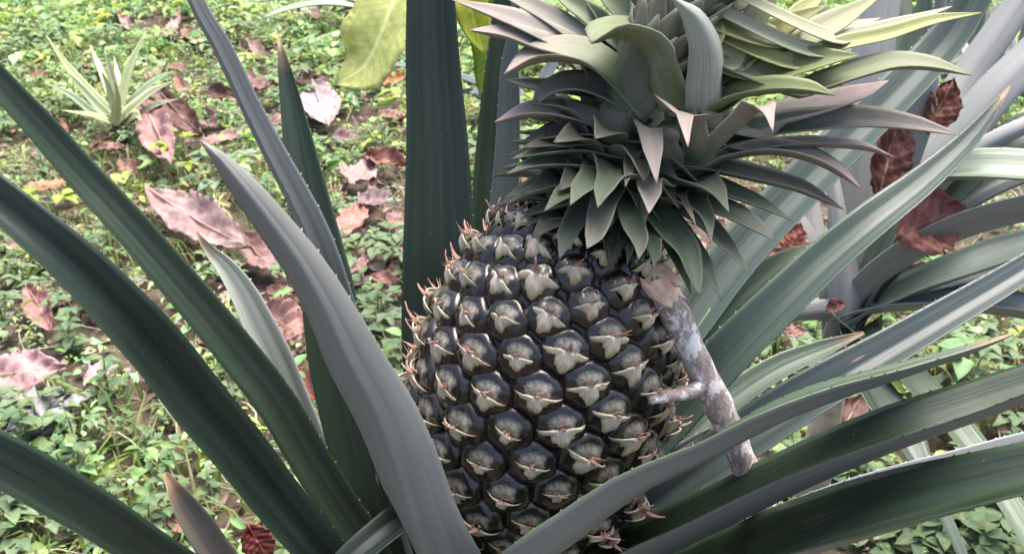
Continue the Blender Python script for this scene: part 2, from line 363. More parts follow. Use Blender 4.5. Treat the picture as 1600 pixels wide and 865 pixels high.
# (points (px, py, depth) tip->base, apparent widths px, hint in camera axes (right, up, towards), fold, colour)
LEAVES = [
 # left side
 ([(314,220,.375),(345,250,.38),(380,293,.385),(425,352,.395),(470,415,.405),(511,490,.415),(545,565,.425),(590,650,.44),(622,735,.455),(655,840,.48),(690,960,.55)],
  [3,26,44,54,62,72,86,96,100,98,90], [(.25,-.5,-1),(.5,-.2,-1)], .55, (.06,.08,.06)),
 ([(250,-130,.50),(297,0,.50),(340,80,.505),(377,160,.51),(422,252,.515),(462,330,.52),(490,395,.525),(518,480,.535),(562,620,.56),(640,860,.61)],
  [18,21,27,28,33,38,40,40,42,46], [(.9,.1,.35),(.9,.1,.3)], .75, (.045,.055,.058)),
 ([(435,56,.60),(447,120,.60),(462,200,.60),(478,290,.60),(497,380,.60),(512,460,.60),(525,560,.605),(548,680,.615),(590,830,.63)],
  [3,24,42,60,72,84,88,80,70], [(.15,.1,1),(.3,.2,1)], .5, DG2),
 ([(-120,-10,.50),(-40,95,.51),(16,160,.52),(64,212,.53),(110,265,.54),(190,351,.55),(260,432,.56),(320,502,.57),(375,570,.58),(427,636,.59),(474,715,.60),(525,795,.61),(580,880,.625)],
  [34,41,44,48,51,56,58,60,62,62,62,60,58], [(.2,.8,.75),(.3,.65,.9)], .62, DG2),
 ([(-180,180,.47),(-60,285,.47),(0,335,.475),(60,387,.48),(125,448,.49),(180,508,.50),(235,572,.515),(290,640,.53),(350,708,.545),(405,775,.56),(470,850,.575),(560,960,.60)],
  [54,60,64,70,78,84,87,87,83,78,72,66], [(.35,.75,.8),(.4,.6,.9)], .98, DG),
 ([(-180,660,.42),(-50,722,.44),(0,750,.45),(65,787,.465),(140,830,.485),(220,882,.51),(340,955,.55)],
  [66,74,77,76,70,66,60], [(.3,.8,.6),(.3,.7,.8)], .95, DG),
 ([(306,362,.60),(322,390,.605),(348,420,.61),(375,465,.615),(400,520,.62),(425,570,.625),(450,625,.63),(480,690,.635),(520,770,.64),(580,890,.65)],
  [3,16,30,42,50,50,46,42,40,40], [(.7,.3,.8),(.7,.3,.8)], .75, (.2,.23,.2)),
 # upright leaves behind the fruit
 ([(671,-90,.585),(674,-30,.59),(675,0,.592),(678,100,.60),(684,200,.605),(687,300,.61),(688,400,.615),(690,520,.625),(700,660,.635),(715,860,.645)],
  [60,72,75,84,93,103,112,120,124,110], [(-.1,.1,1),(.05,.1,1)], .42, DG),
 ([(790,-60,.64),(785,-20,.645),(780,60,.65),(772,150,.655),(766,250,.66),(762,350,.66),(760,460,.66),(750,700,.66)],
  [22,28,34,44,54,60,64,60], [(.3,.1,1),(.3,.1,1)], .5, DG2),
 ([(806,40,.63),(803,100,.635),(803,160,.64),(801,250,.645),(796,350,.65),(792,460,.65),(770,700,.655)],
  [14,28,34,40,46,50,50], [(-.7,.1,.8),(-.6,.1,.8)], .6, (.05,.075,.07)),
 # right side
 ([(1640,-190,.66),(1560,-60,.665),(1500,50,.67),(1420,142,.665),(1320,240,.66),(1230,332,.655),(1150,420,.65),(1080,515,.645),(1000,620,.64),(880,800,.64)],
  [44,48,56,64,68,72,74,74,72,64], [(-.6,.5,.7),(-.5,.5,.8)], .62, (.030,.050,.042)),
 ([(1578,135,.62),(1550,175,.615),(1510,225,.61),(1440,290,.60),(1370,345,.59),(1295,408,.585),(1215,485,.58),(1140,560,.58),(1060,650,.59),(930,800,.61)],
  [3,16,32,46,56,62,68,72,74,68], [(-.4,.5,.8),(-.3,.6,.8)], .52, (.020,.040,.030)),
 ([(1295,380,.66),(1262,398,.655),(1220,425,.65),(1150,490,.64),(1090,580,.635),(980,750,.63)],
  [3,34,56,66,70,66], [(-.4,.5,.8),(-.4,.5,.9)], .25, (.08,.13,.06)),
 ([(1760,320,.62),(1640,400,.60),(1560,450,.59),(1470,503,.58),(1390,550,.575),(1310,597,.57),(1230,645,.57),(1150,700,.57),(1070,760,.575),(960,850,.59)],
  [36,40,45,52,58,68,74,74,72,66], [(-.1,.75,.75),(-.1,.6,.9)], .6, (.026,.044,.042)),
 ([(1583,522,.46),(1545,537,.46),(1500,553,.46),(1400,588,.46),(1300,622,.455),(1200,664,.45),(1100,716,.45),(1000,764,.45),(905,833,.455),(800,925,.47)],
  [3,8,13,23,32,33,31,35,44,50], [(-.1,1,.15),(-.3,.9,-.35),(-.3,.8,-.55)], .5, MG),
 ([(1800,560,.43),(1700,588,.435),(1620,615,.44),(1540,645,.445),(1430,684,.45),(1330,724,.46),(1240,764,.475),(1140,813,.495),(1030,867,.52),(880,960,.57)],
  [40,46,54,60,66,66,64,64,62,58], [(0,1,.25),(-.05,1,.3)], .72, (.009,.024,.008)),
 ([(1800,690,.40),(1640,745,.41),(1540,772,.42),(1430,803,.435),(1320,837,.455),(1200,880,.485),(1040,955,.54)],
  [64,78,80,85,86,82,72], [(0,.95,.45),(-.05,.95,.45)], .55, (.010,.026,.010)),
 ([(1700,660,.60),(1640,680,.60),(1560,705,.60),(1485,726,.60),(1400,750,.60),(1310,778,.60),(1190,828,.61),(1000,930,.63)],
  [10,20,26,27,30,30,34,40], [(0,.5,-.8),(0,.5,-.8)], .5, GL),
 ([(1110,668,.60),(1060,698,.60),(1010,727,.605),(970,755,.61),(900,830,.63)],
  [4,8,11,12,14], [(0,.4,-.8),(0,.4,-.8)], .3, GL),
 ([(1350,520,.62),(1290,545,.62),(1220,575,.615),(1150,620,.61),(1080,680,.605),(980,780,.61)],
  [5,26,38,44,46,46], [(-.2,.6,.8),(-.2,.6,.8)], .5, (.06,.10,.06)),
 # low leaves at the bottom centre
 ([(400,700,.66),(460,712,.66),(520,728,.66),(580,748,.66),(640,800,.66)], [5,14,20,24,26], [(0,.5,-.8),(0,.5,-.8)], .4, GL),
 ([(520,905,.56),(580,850,.57),(640,810,.585),(700,830,.60)], [40,46,46,40], [(0,.7,.6),(0,.7,.6)], .5, DG),
]
def taper(wp, wd):   # carry a blade that leaves the frame on to its pointed tip
    v = nz(wp[0] - wp[1]); L = .16
    return [wp[0] + v * L + np.array([0, 0, -.05]), wp[0] + v * L * .5 + np.array([0, 0, -.015])] + wp, [2, wd[0] * .7] + wd
for pts, wd, hint, fold, col in LEAVES:
    wp = [P(*p) for p in pts]
    if wd[0] > 11: wp, wd = taper(wp, wd)
    last = wp[-1]; base = STEM + np.array([(last - STEM)[0] * .12, (last - STEM)[1] * .12 , -.05 - .05 * rnd.random()])
    wp.append(base); wd = wd + [min(62, wd[-1])]
    blade('leaf', wp, wd, [HV(h) for h in hint], fold, [M_TOP, M_UND], plant, col, n=34, nu=15, ridges=.028, spines=True)
# leaves on the far side and low down, mostly hidden
for k in range(9):
    a = math.radians(60 + k * 37 + rnd.uniform(-8, 8)); L = rnd.uniform(.4, .6)
    dv = np.array([math.cos(a), math.sin(a), 0])
    if dv[1] < -.2: dv[1] = abs(dv[1])
    dv = nz(dv); b = STEM + np.array([0, 0, -.12 - .01 * k])
    pts = [b, b + dv * L * .35 + np.array([0, 0, .05]), b + dv * L * .7 + np.array([0, 0, .03]), b + dv * L + np.array([0, 0, -.06])]
    blade('leaf', pts, [.05, .046, .034, .003], np.array([0, 0, 1.]) - dv * .3, .6, [M_TOP, M_UND], plant, DG, n=16, nu=7, wpx=False)
# broken old leaf stub at the lower left
wp = [P(258,738,.66), P(285,785,.66), P(315,830,.66), P(350,880,.665), STEM + np.array([-.03, 0, -.16])]
stub = blade('leaf', wp, [8, 38, 48, 50, 44], [HV((.4,.2,1))]*2, .9, [M_TOP, M_UND], plant, (.075,.065,.055), n=14, nu=9, edge_wave=.25)
stub['label'] = 'old leaf snapped off short with a torn brown end'
# ------------------------------------------------------------------ the fruit
FC = P(846, 604, .535); AX = nz(np.array([.205, .03, 1.0])); HL = .111
fb = FC - AX * HL
pine = thing('pineapple', 'ripening pineapple with dark eyes and a wide grey green leafy crown', 'pineapple', fb)
E1 = nz(np.cross(np.array([0, 1., 0]), AX)); E2 = np.cross(AX, E1)
RM = .0695
def prof(t):   # t 0 bottom .. 1 top
    r = RM * (max(0., 1 - abs(2 * t - 1) ** 2.35)) ** .5
    return r * (1.06 - .20 * max(0, t - .30))
ts = np.linspace(0, 1, 33); seg = 40; V, Fc = [], []
for t in ts:
    r = max(prof(t) - .0035, .002)
    for k in range(seg):
        a = 2 * PI * k / seg; V.append(fb + AX * (2 * HL * t) + (E1 * math.cos(a) + E2 * math.sin(a)) * r)
for i in range(32):
    for k in range(seg):
        k2 = (k + 1) % seg; Fc.append((i*seg+k, i*seg+k2, (i+1)*seg+k2, (i+1)*seg+k))
Fc.append(tuple(range(seg))[::-1]); Fc.append(tuple(32*seg+k for k in range(seg)))
mesh('fruit_body', V, Fc, M_BODY, pine)
V, Fc = tube([STEM + np.array([0, 0, -.02]), (STEM + fb) / 2 + np.array([-.004, 0, .0]), fb + AX * .012], [.016, .014, .017], 12, .04)
mesh('fruit_stalk', V, Fc, M_STALK, pine)
def eye_mesh(seed):
    r_ = random.Random(seed); nr, ns = 9, 26; V, Fc, uv = [(0, 0, .31)], [], [(.4, 0)]
    for i in range(1, nr + 1):
        q = i / nr
        for k in range(ns):
            a = 2 * PI * k / ns
            hexr = 1 / max(abs(math.cos(((a - PI / 2) % (PI / 3)) - PI / 6)), .5) * .92
            rr = q * (.75 * hexr + .25)
            z = .33 * (1 - q ** 2.6) ** .8
            # three lobes: a crease straight up and a shelf under the bract
            da = abs(((a - PI / 2 + PI) % (2 * PI)) - PI)
            z -= .10 * math.exp(-(da * q * 4.2) ** 2) * (1 - q) ** .5 * min(1, q * 3)
            pass
            z -= .10 * math.exp(-((q - .08) / .16) ** 2)
            # raised rim fold
            z += .05 * math.exp(-((q - .78) / .08) ** 2) * (1 if math.sin(a) > -.2 else 0)
            V.append((rr * math.cos(a), rr * math.sin(a) * .98, z - .10 * (q > .99)))
            x_, y_ = rr * math.cos(a), rr * math.sin(a)
            lob = max(math.exp(-(((x_ - o_) / .30) ** 2 + ((y_ - .20) / .30) ** 2)) for o_ in (-.22, .22))
            V[-1] = (V[-1][0], V[-1][1], V[-1][2] + .10 * lob)
            uv.append((min(1., lob + .25 * math.exp(-((x_ / .12) ** 2 + ((y_ - .1) / .2) ** 2))), a))
    for k in range(ns): Fc.append((0, 1 + k, 1 + (k + 1) % ns))
    for i in range(nr - 1):
        for k in range(ns):
            k2 = (k + 1) % ns; a, b = 1 + i*ns, 1 + (i+1)*ns; Fc.append((a+k, b+k, b+k2, a+k2))
    me = bpy.data.meshes.new('eye'); me.from_pydata(V, [], Fc); me.materials.append(M_EYE)
    me.polygons.foreach_set('use_smooth', np.ones(len(Fc), bool))
    ul = me.uv_layers.new(name='UVMap'); li = np.zeros(len(me.loops), np.int32); me.loops.foreach_get('vertex_index', li); ul.data.foreach_set('uv', np.array(uv)[li].ravel())
    return me
def bract_mesh(seed):
    r_ = random.Random(seed); nk, nq = 19, 9; V, uv = [], []
    kx, ky = r_.uniform(-.25, .35), r_.uniform(-.05, .3); spike = r_.uniform(.3, .7)
    for j in range(nq):
        q = j / (nq - 1)
        for k in range(nk):
            u = k / (nk - 1); a = math.radians(188) + u * math.radians(164)
            star = .64 + .40 * max(abs(math.cos((a - 1.5 * PI) * 2.0)) ** 2.2, 0) + .06 * math.sin(u * 31 + seed) + r_.uniform(-.05, .05)
            star *= .80 + .10 * math.sin(seed * 2.3); bx, by = star * math.cos(a) * 1.03, star * math.sin(a) * .95 + .14
            if q < .62:
                p = q / .62; sx, sy = bx * (1 - p) , by * (1 - p) + .18 * p
                rr = min(1, math.hypot(sx, sy)); z = .34 * max(0, (1 - rr ** 2.6)) ** .8 + .012 + .03 * min(1, p * 4) + .20 * p ** 1.5 + .07 * math.sin(p * PI)
                sx += (u - .5) * .34 * p; 
            else:
                p = (q - .62) / .38; wd = .26 * (1 - p) ** .8 + .015
                sx = (u - .5) * wd + kx * p * p; sy = .18 + .10 * p + ky * p * p - (abs(u - .5) * .16 * (1 - p)); z = .58 + spike * p * (1 - .35 * p) - abs(u - .5) * .2 * (1 - p)
            V.append((sx, sy, z)); uv.append((u, q))
    Fc = [(j*nk+k, j*nk+k+1, (j+1)*nk+k+1, (j+1)*nk+k) for j in range(nq-1) for k in range(nk-1)]
    # thickness: a second skin just beneath
    n0 = len(V); V2 = [(x, y, z - .04) for x, y, z in V]
    Fc += [tuple(n0 + i for i in f[::-1]) for f in list(Fc)]
    rim = [k for k in range(nk)] + [j*nk+nk-1 for j in range(1, nq)] + [(nq-1)*nk+k for k in range(nk-2, -1, -1)] + [j*nk for j in range(nq-2, 0, -1)]
    Fc += [(rim[i], n0+rim[i], n0+rim[(i+1) % len(rim)], rim[(i+1) % len(rim)]) for i in range(len(rim))]
    V += V2; uv += uv
    for _ in range(3):   # dry filaments beside the tip
        b0 = Vector((r_.uniform(-.14, .14), r_.uniform(.08, .24), .42)); b1 = b0 + Vector((r_.uniform(-.45, .5), r_.uniform(-.1, .4), r_.uniform(.2, .4))); n1 = len(V)
        V += [tuple(b0 + Vector((.045, 0, 0))), tuple(b0 + Vector((-.03, .04, 0))), tuple(b0 + Vector((-.03, -.04, 0))), tuple(b1)]; uv += [(.5, .8)] * 3 + [(.5, 1)]
        Fc += [(n1, n1 + 1, n1 + 3), (n1 + 1, n1 + 2, n1 + 3), (n1 + 2, n1, n1 + 3)]
    me = bpy.data.meshes.new('bract'); me.from_pydata(V, [], Fc); me.materials.append(M_BRACT)
    me.polygons.foreach_set('use_smooth', np.ones(len(Fc), bool))
    ul = me.uv_layers.new(name='UVMap'); li = np.zeros(len(me.loops), np.int32); me.loops.foreach_get('vertex_index', li); ul.data.foreach_set('uv', np.array(uv)[li].ravel())
    return me
EYES = [eye_mesh(i) for i in range(3)]; BRS = [bract_mesh(i * 5 + 1) for i in range(12)]
tt = np.linspace(.015, .985, 600); rr = np.array([prof(t) for t in tt]); ds = np.hypot(np.gradient(rr), np.gradient(tt * 2 * HL))
sc_loc = np.clip(rr / RM, .45, 1) ** .45
cum = np.cumsum(2 * PI * rr * ds / sc_loc ** 2); NEYE = 226
A_eye = cum[-1] / NEYE
GA = math.radians(137.50776)
for i in range(NEYE):
    t = float(np.interp((i + .5) * A_eye, cum, tt)); r = prof(t); a = i * GA + 1.2
    rad = E1 * math.cos(a) + E2 * math.sin(a)
    dr = (prof(min(t + .01, .999)) - prof(max(t - .01, .001))) / (2 * HL * (min(t + .01, .999) - max(t - .01, .001)))
    mer = nz(AX + rad * dr); nor = nz(rad - AX * dr)
    # flatten the tilt a little towards the top, as on the real fruit
    side = np.cross(mer, nor)
    e = math.sqrt(A_eye) * float(np.interp(t, tt, sc_loc)) * .655 * rnd.uniform(.95, 1.05)
    rot = rnd.uniform(-.12, .12); m2 = mer * math.cos(rot) + side * math.sin(rot); s2 = np.cross(m2, nor)
    pos = fb + AX * (2 * HL * t) + rad * r - nor * .004
    Mx = Matrix([[s2[q] * e, m2[q] * e * rnd.uniform(.96, 1.02), nor[q] * e * (1 + .25 * rnd.random()), pos[q] - fb[q]] for q in range(3)] + [[0, 0, 0, 1]])
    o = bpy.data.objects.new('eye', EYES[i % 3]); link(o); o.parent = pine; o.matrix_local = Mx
    b = bpy.data.objects.new('bract', BRS[(i * 5 + i // 12) % 12]); link(b); b.parent = o
    young = 1.0 + .5 * max(0, t - .7) / .3
    bs = rnd.uniform(.74, 1.08); b.matrix_local = Matrix.Diagonal((bs, bs * rnd.uniform(.9, 1.1), young * rnd.uniform(.8, 1.2), 1)) @ Matrix.Rotation(rnd.uniform(-.3, .2), 4, 'Z')
# ------------------------------------------------------------------ the crown
ft = FC + AX * HL; CD = nz(np.array([.50, .12, 1.0])); CL = .15
c0 = ft - AX * .012
def axis(t): return c0 + CD * (CL * t) - np.array([.02, 0, 0]) * (t * (1 - t)) * 2
V, Fc = tube([axis(t) for t in (0, .25, .5, .75, .9)], [.024, .016, .011, .008, .004], 12)
mesh('crown_stem', V, Fc, M_CT, pine, color=(.09, .1, .06))
def a2(p):   # photo pixel of a world point
    q = np.asarray(p) - CAM; d = q @ FW; return 800 + F * (q @ RT) / d, 432.5 - F * (q @ UP) / d
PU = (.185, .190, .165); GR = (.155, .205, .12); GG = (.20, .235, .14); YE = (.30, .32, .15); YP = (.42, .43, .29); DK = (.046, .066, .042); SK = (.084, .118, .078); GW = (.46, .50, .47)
UPF = (0, .8, .5); FR = (0, .3, 1); DN = (0, -.3, 1)
# pixel path base->tip, apparent width at the middle, depth offset of the tip from the axis (m), hint, fold, colour, pink
CR = [
 ([(925,94),(869,64),(794,30),(707,0)], 36, .01, (-.3,.8,.6), .4, PU, .5),
 ([(905,92),(850,75),(794,56),(734,47)], 32, .00, (-.3,.8,.5), .4, PU, .7),
 ([(935,82),(880,40),(824,8),(770,-14)], 34, .02, (-.3,.7,.6), .4, PU, .3),
 ([(965,60),(930,30),(895,6),(850,-22)], 38, .02, (-.4,.5,.8), .4, GR, .2),
 ([(1000,60),(975,20),(950,-6),(920,-40)], 40, .02, (-.4,.4,.9), .4, GG, 0),
 ([(1020,190),(980,135),(930,99),(880,89),(831,94),(788,116)], 46, -.01, [(-.5,.5,.8),(-.1,.9,.3)], .35, GR, .8),
 ([(1020,225),(977,163),(932,140),(887,134),(850,147),(827,178)], 36, -.02, [(-.5,.5,.8),(-.1,.8,.5)], .35, PU, .35),
 ([(1000,235),(940,195),(880,178),(824,178),(773,191)], 34, -.005, [(-.4,.6,.8),(-.1,.9,.35)], .4, PU, .8),
 ([(900,140),(857,135),(824,131),(790,124)], 24, .02, (0,.4,.9), .3, DK, .1),
 ([(1064,185),(1052,150),(1032,108),(1010,77),(980,60),(947,54),(924,68)], 58, -.045, [(-.5,.3,.9),(-.4,.9,.4)], .35, GG, 0),
 ([(1082,180),(1067,112),(1049,56),(1022,-10)], 44, -.01, (-.5,.3,.9), .45, GR, 0),
 ([(1098,190),(1112,130),(1112,78),(1090,32),(1050,-4)], 62, -.05, [(-.1,-.2,-1),(-.6,.3,-.6)], .55, GW, 0),
 ([(1140,95),(1136,55),(1124,-5),(1120,-40)], 44, -.005, (0,.3,1), .3, YP, 0),
 ([(1150,95),(1172,40),(1199,-4),(1220,-40)], 48, .00, (.2,.3,1), .3, YP, 0),
 ([(1110,60),(1098,20),(1085,-30)], 44, .02, (0,.3,1), .3, YE, 0),
 ([(1112,165),(1146,100),(1187,70),(1236,36),(1292,8)], 50, -.01, (-.3,.5,.9), .35, (.27,.27,.12), 0),
 ([(1190,110),(1250,65),(1310,32),(1385,-14)], 50, .01, (-.3,.5,.9), .3, (.36,.37,.24), 0),
 ([(1210,60),(1250,20),(1300,-20)], 40, .03, (.1,.5,.9), .3, YE, 0),
 ([(1105,172),(1160,137),(1220,112),(1280,96),(1342,86)], 54, -.02, (-.3,.6,.8), .5, (.19,.22,.11), 0),
 ([(1105,172),(1152,149),(1214,139),(1265,141),(1305,149)], 27, -.035, (-.1,.8,.6), .6, (.16,.2,.09), 0),
 ([(1240,145),(1285,133),(1346,114),(1397,102),(1458,104),(1519,118)], 32, -.01, (-.1,.8,.6), .45, GG, .2),
 ([(1180,205),(1214,186),(1285,166),(1346,146),(1388,126)], 42, .01, (-.2,.8,.6), .3, PU, .9),
 ([(1100,238),(1127,221),(1203,203),(1280,194),(1356,190),(1432,198),(1501,211)], 42, -.015, (-.1,.7,.75), .5, (.12,.16,.12), .55),
 ([(1160,235),(1214,227),(1275,224),(1346,229),(1397,245)], 16, .00, (0,.9,.4), .4, PU, .8),
 ([(1095,262),(1127,246),(1193,235),(1254,243),(1305,264),(1346,295)], 26, -.02, (.1,.9,.4), .4, PU, .9),
 ([(1240,100),(1305,72),(1386,54),(1458,32),(1534,20)], 26, .005, (-.2,.5,.9), .4, (.33,.36,.17), 0),
 ([(1270,80),(1331,56),(1407,36),(1488,10)], 24, .02, (-.2,.5,.9), .3, (.42,.44,.33), 0),
 ([(1300,60),(1336,41),(1376,28)], 20, .05, (-.1,.6,.8), .3, YP, .6),
 ([(1088,255),(1084,215),(1075,181),(1070,178),(1075,229)], 48, -.062, [(0,.5,-1),(0,.8,-.2),(0,.3,1)], .3, GR, 1.0),
 ([(1085,270),(1112,232),(1150,196),(1185,168),(1200,178),(1208,207)], 28, -.058, [(0,-.2,-1),(0,.9,-.3),(.1,.8,.6)], .35, GR, 1.0),
 ([(1040,270),(1030,225),(1016,200),(1020,236),(1026,286)], 50, -.058, [(0,.5,-.5),(0,.9,.3),(0,.3,1)], .3, PU, .5),
 ([(1010,262),(992,232),(984,258),(977,292)], 30, -.05, [(0,.5,.8),(0,.3,1)], .3, DK, .3),
 ([(1030,270),(1014,276),(1015,303),(1014,333)], 50, -.055, [(0,.6,.8),(0,.3,1)], .3, PU, .4),
 # skirt, right
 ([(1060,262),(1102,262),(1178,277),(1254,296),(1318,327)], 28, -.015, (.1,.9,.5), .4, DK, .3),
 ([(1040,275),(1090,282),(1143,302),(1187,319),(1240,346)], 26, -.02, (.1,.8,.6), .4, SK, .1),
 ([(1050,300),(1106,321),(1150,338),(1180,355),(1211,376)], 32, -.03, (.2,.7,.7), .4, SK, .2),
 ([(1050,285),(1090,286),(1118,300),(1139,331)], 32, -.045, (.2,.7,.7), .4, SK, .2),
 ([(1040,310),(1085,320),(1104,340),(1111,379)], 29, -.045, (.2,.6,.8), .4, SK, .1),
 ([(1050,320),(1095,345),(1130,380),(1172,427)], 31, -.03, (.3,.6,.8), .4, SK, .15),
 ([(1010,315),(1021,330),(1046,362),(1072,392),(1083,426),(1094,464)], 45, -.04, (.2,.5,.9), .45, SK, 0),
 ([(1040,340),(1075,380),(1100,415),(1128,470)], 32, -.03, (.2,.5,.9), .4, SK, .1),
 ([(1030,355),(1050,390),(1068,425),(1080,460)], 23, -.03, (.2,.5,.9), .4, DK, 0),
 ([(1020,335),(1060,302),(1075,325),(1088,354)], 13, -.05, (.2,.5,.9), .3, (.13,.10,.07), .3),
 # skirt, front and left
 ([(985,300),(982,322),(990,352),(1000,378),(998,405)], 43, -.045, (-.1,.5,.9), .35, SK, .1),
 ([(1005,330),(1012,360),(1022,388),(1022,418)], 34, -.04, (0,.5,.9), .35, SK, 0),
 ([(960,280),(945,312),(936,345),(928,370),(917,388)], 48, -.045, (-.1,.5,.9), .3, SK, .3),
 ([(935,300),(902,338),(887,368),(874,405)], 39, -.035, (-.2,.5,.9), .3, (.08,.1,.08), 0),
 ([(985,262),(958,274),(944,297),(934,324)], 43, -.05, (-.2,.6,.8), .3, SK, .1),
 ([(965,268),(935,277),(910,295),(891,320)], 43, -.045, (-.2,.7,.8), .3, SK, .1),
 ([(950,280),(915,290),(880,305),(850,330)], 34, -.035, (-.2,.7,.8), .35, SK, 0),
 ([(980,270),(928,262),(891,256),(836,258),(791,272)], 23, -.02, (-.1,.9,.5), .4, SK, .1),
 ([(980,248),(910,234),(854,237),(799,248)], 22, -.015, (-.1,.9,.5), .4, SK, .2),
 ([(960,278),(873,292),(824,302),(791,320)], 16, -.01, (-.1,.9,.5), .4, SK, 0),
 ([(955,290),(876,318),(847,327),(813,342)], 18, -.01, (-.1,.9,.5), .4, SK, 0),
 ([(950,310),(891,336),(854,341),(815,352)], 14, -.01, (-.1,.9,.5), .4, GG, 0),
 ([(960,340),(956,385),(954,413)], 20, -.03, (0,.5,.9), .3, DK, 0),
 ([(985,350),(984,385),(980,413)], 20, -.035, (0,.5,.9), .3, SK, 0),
 ([(1000,215),(920,205),(860,210),(815,222)], 32, .0, (-.1,.8,.6), .4, (.10,.095,.085), .1),
 ([(1000,240),(940,222),(880,225),(830,238)], 26, -.01, (-.1,.8,.6), .4, DK, .1),
]
def cr_leaf(path, wmid, dzt, hint, fold, col, pink):
    path = [tuple(map(float, p)) for p in path]; bx, by = path[0]
    best = min(np.linspace(0, .92, 60), key=lambda t: math.hypot(a2(axis(t))[0] - bx, (a2(axis(t))[1] - by) * .8))
    dx, dy = path[0][0] - path[1][0], path[0][1] - path[1][1]; dl = math.hypot(dx, dy); gx_, gy_ = bx + dx / dl * 45, by + dy / dl * 45
    bt = min(np.linspace(0, .9, 60), key=lambda t: math.hypot(a2(axis(t))[0] - gx_, a2(axis(t))[1] - gy_))
    A = axis(bt); dA = depth(A); n = len(path); pts = [A]
    dist = math.hypot(a2(axis(best))[0] - bx, a2(axis(best))[1] - by)
    d0 = dA if dist > 60 else dA - .010
    tot = [0]
    for p, q in zip(path, path[1:]): tot.append(tot[-1] + math.hypot(q[0] - p[0], q[1] - p[1]))
    for (x, y), l in zip(path, tot):
        u = l / tot[-1]; pts.append(P(x, y, d0 + dzt * (.15 + .85 * u ** .8)))
    if dist < 14: pts = pts[:1] + pts[2:]
    m = len(pts)
    wd = [wmid * .9 * float(np.interp(i / (m - 1), [0, .2, .5, .72, .88, 1], [.8, 1, 1, .86, .52, .03])) for i in range(m)]
    hs = hint if isinstance(hint, list) else [hint]
    hs = [HV(h) for h in hs]; hs = hs if len(hs) > 1 else hs * 2
    blade('crown_leaf', pts, wd, hs, fold, [M_CT, M_CU], pine, col, n=26, nu=9, th=.0018, pink=pink, ridges=.02)
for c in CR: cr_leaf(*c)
# short inner leaves that close the heart of the crown
for k in range(140):
    t = .0 + .9 * k / 140; a = k * GA; A = axis(t)
    e1 = nz(np.cross(CD, np.array([0, 1., 0]))); e2 = np.cross(CD, e1)
    rad = e1 * math.cos(a) + e2 * math.sin(a)
    up = t > .3 and rad @ FW < .15
    L = .046 + .012 * math.sin(t * PI); el = -.1 + 1.5 * t
    if rad @ FW < .2: L *= .78
    if up: el = 1.35; L = .06 if t < .5 else .036
    dv = nz(rad * math.cos(el) + CD * math.sin(el)); b = A + rad * .008
    pts = [A, b + dv * L * .2, b + dv * L * .55 + CD * .004, b + dv * L - CD * .008 * (1 - t)]
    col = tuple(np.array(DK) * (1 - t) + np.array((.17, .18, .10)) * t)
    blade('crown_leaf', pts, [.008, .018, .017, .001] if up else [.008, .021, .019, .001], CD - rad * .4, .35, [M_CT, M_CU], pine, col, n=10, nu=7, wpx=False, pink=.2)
# ------------------------------------------------------------------ stick
sp = [P(1022,440,.478), P(1044,470,.480), P(1072,528,.485), P(1104,597,.492), P(1134,657,.50), P(1160,720,.51), P(1185,775,.52)]
sp += [sp[-1] + (sp[-1] - sp[-2]) * k for k in (1.5, 4, 8)]
sp[-1][2] = min(sp[-1][2], .0)
stick = thing('stick', 'lichen speckled cut stick with a side stub leaning beside the fruit', 'stick', sp[3])
cs, _, _ = crspline(sp, 46)
rad = [(.0073 if i < 30 else .0070) * (1 + .05 * math.sin(i * .9) + .04 * math.sin(i * 2.3)) for i in range(46)]
V, Fc = tube(cs, rad, 18, .035); mesh('bark', V, Fc, M_BARK, stick)
stp = [P(1100,600,.49), P(1078,612,.484), P(1052,617,.48), P(1014,624,.475)]
cs2, _, _ = crspline(stp, 12); V, Fc = tube(cs2, np.linspace(.0042, .0022, 12) * (1 + .1 * rng.random(12)), 12, .05); mesh('stub', V, Fc, M_BARK, stick)
# torn, pale cut end
d0 = nz(cs[0] - cs[2]); a_ = nz(np.cross(d0, FW)); b_ = np.cross(d0, a_); V, Fc = [], []; ns = 22
for j in range(5):
    for k in range(ns):
        an = 2 * PI * k / ns; r0 = .0076 * [1.03, 1.06, .98, .72, .05][j]
        left = (a_ * math.cos(an) + b_ * math.sin(an))
        hgt = [-.010, -.002, .004, .003, .0][j] + (.010 * (left @ -RT) + .004 * math.sin(3 * an + 1) + rnd.uniform(-.0025, .0025)) * (1 if j in (1, 2, 3) else (.9 if j == 0 else 0))
        V.append(cs[0] + left * r0 + d0 * hgt)
for j in range(4):
    for k in range(ns): k2 = (k+1) % ns; Fc.append((j*ns+k, j*ns+k2, (j+1)*ns+k2, (j+1)*ns+k))
mesh('cut_end', V, Fc, M_WOOD, stick, smooth=False)
blade('wood_flake', [P(1000,424,.476), P(1030,422,.472), P(1066,444,.47)], [6, 22, 8], [HV((0,.6,.8))]*2, .3, [M_WOOD, M_WOOD], stick, (1,1,1), n=8, nu=5)
blade('wood_flake', [P(996,420,.48), P(1004,438,.475), P(1016,462,.474)], [4, 12, 4], [HV((-.5,.2,.8))]*2, .3, [M_WOOD, M_WOOD], stick, (1,1,1), n=8, nu=5)
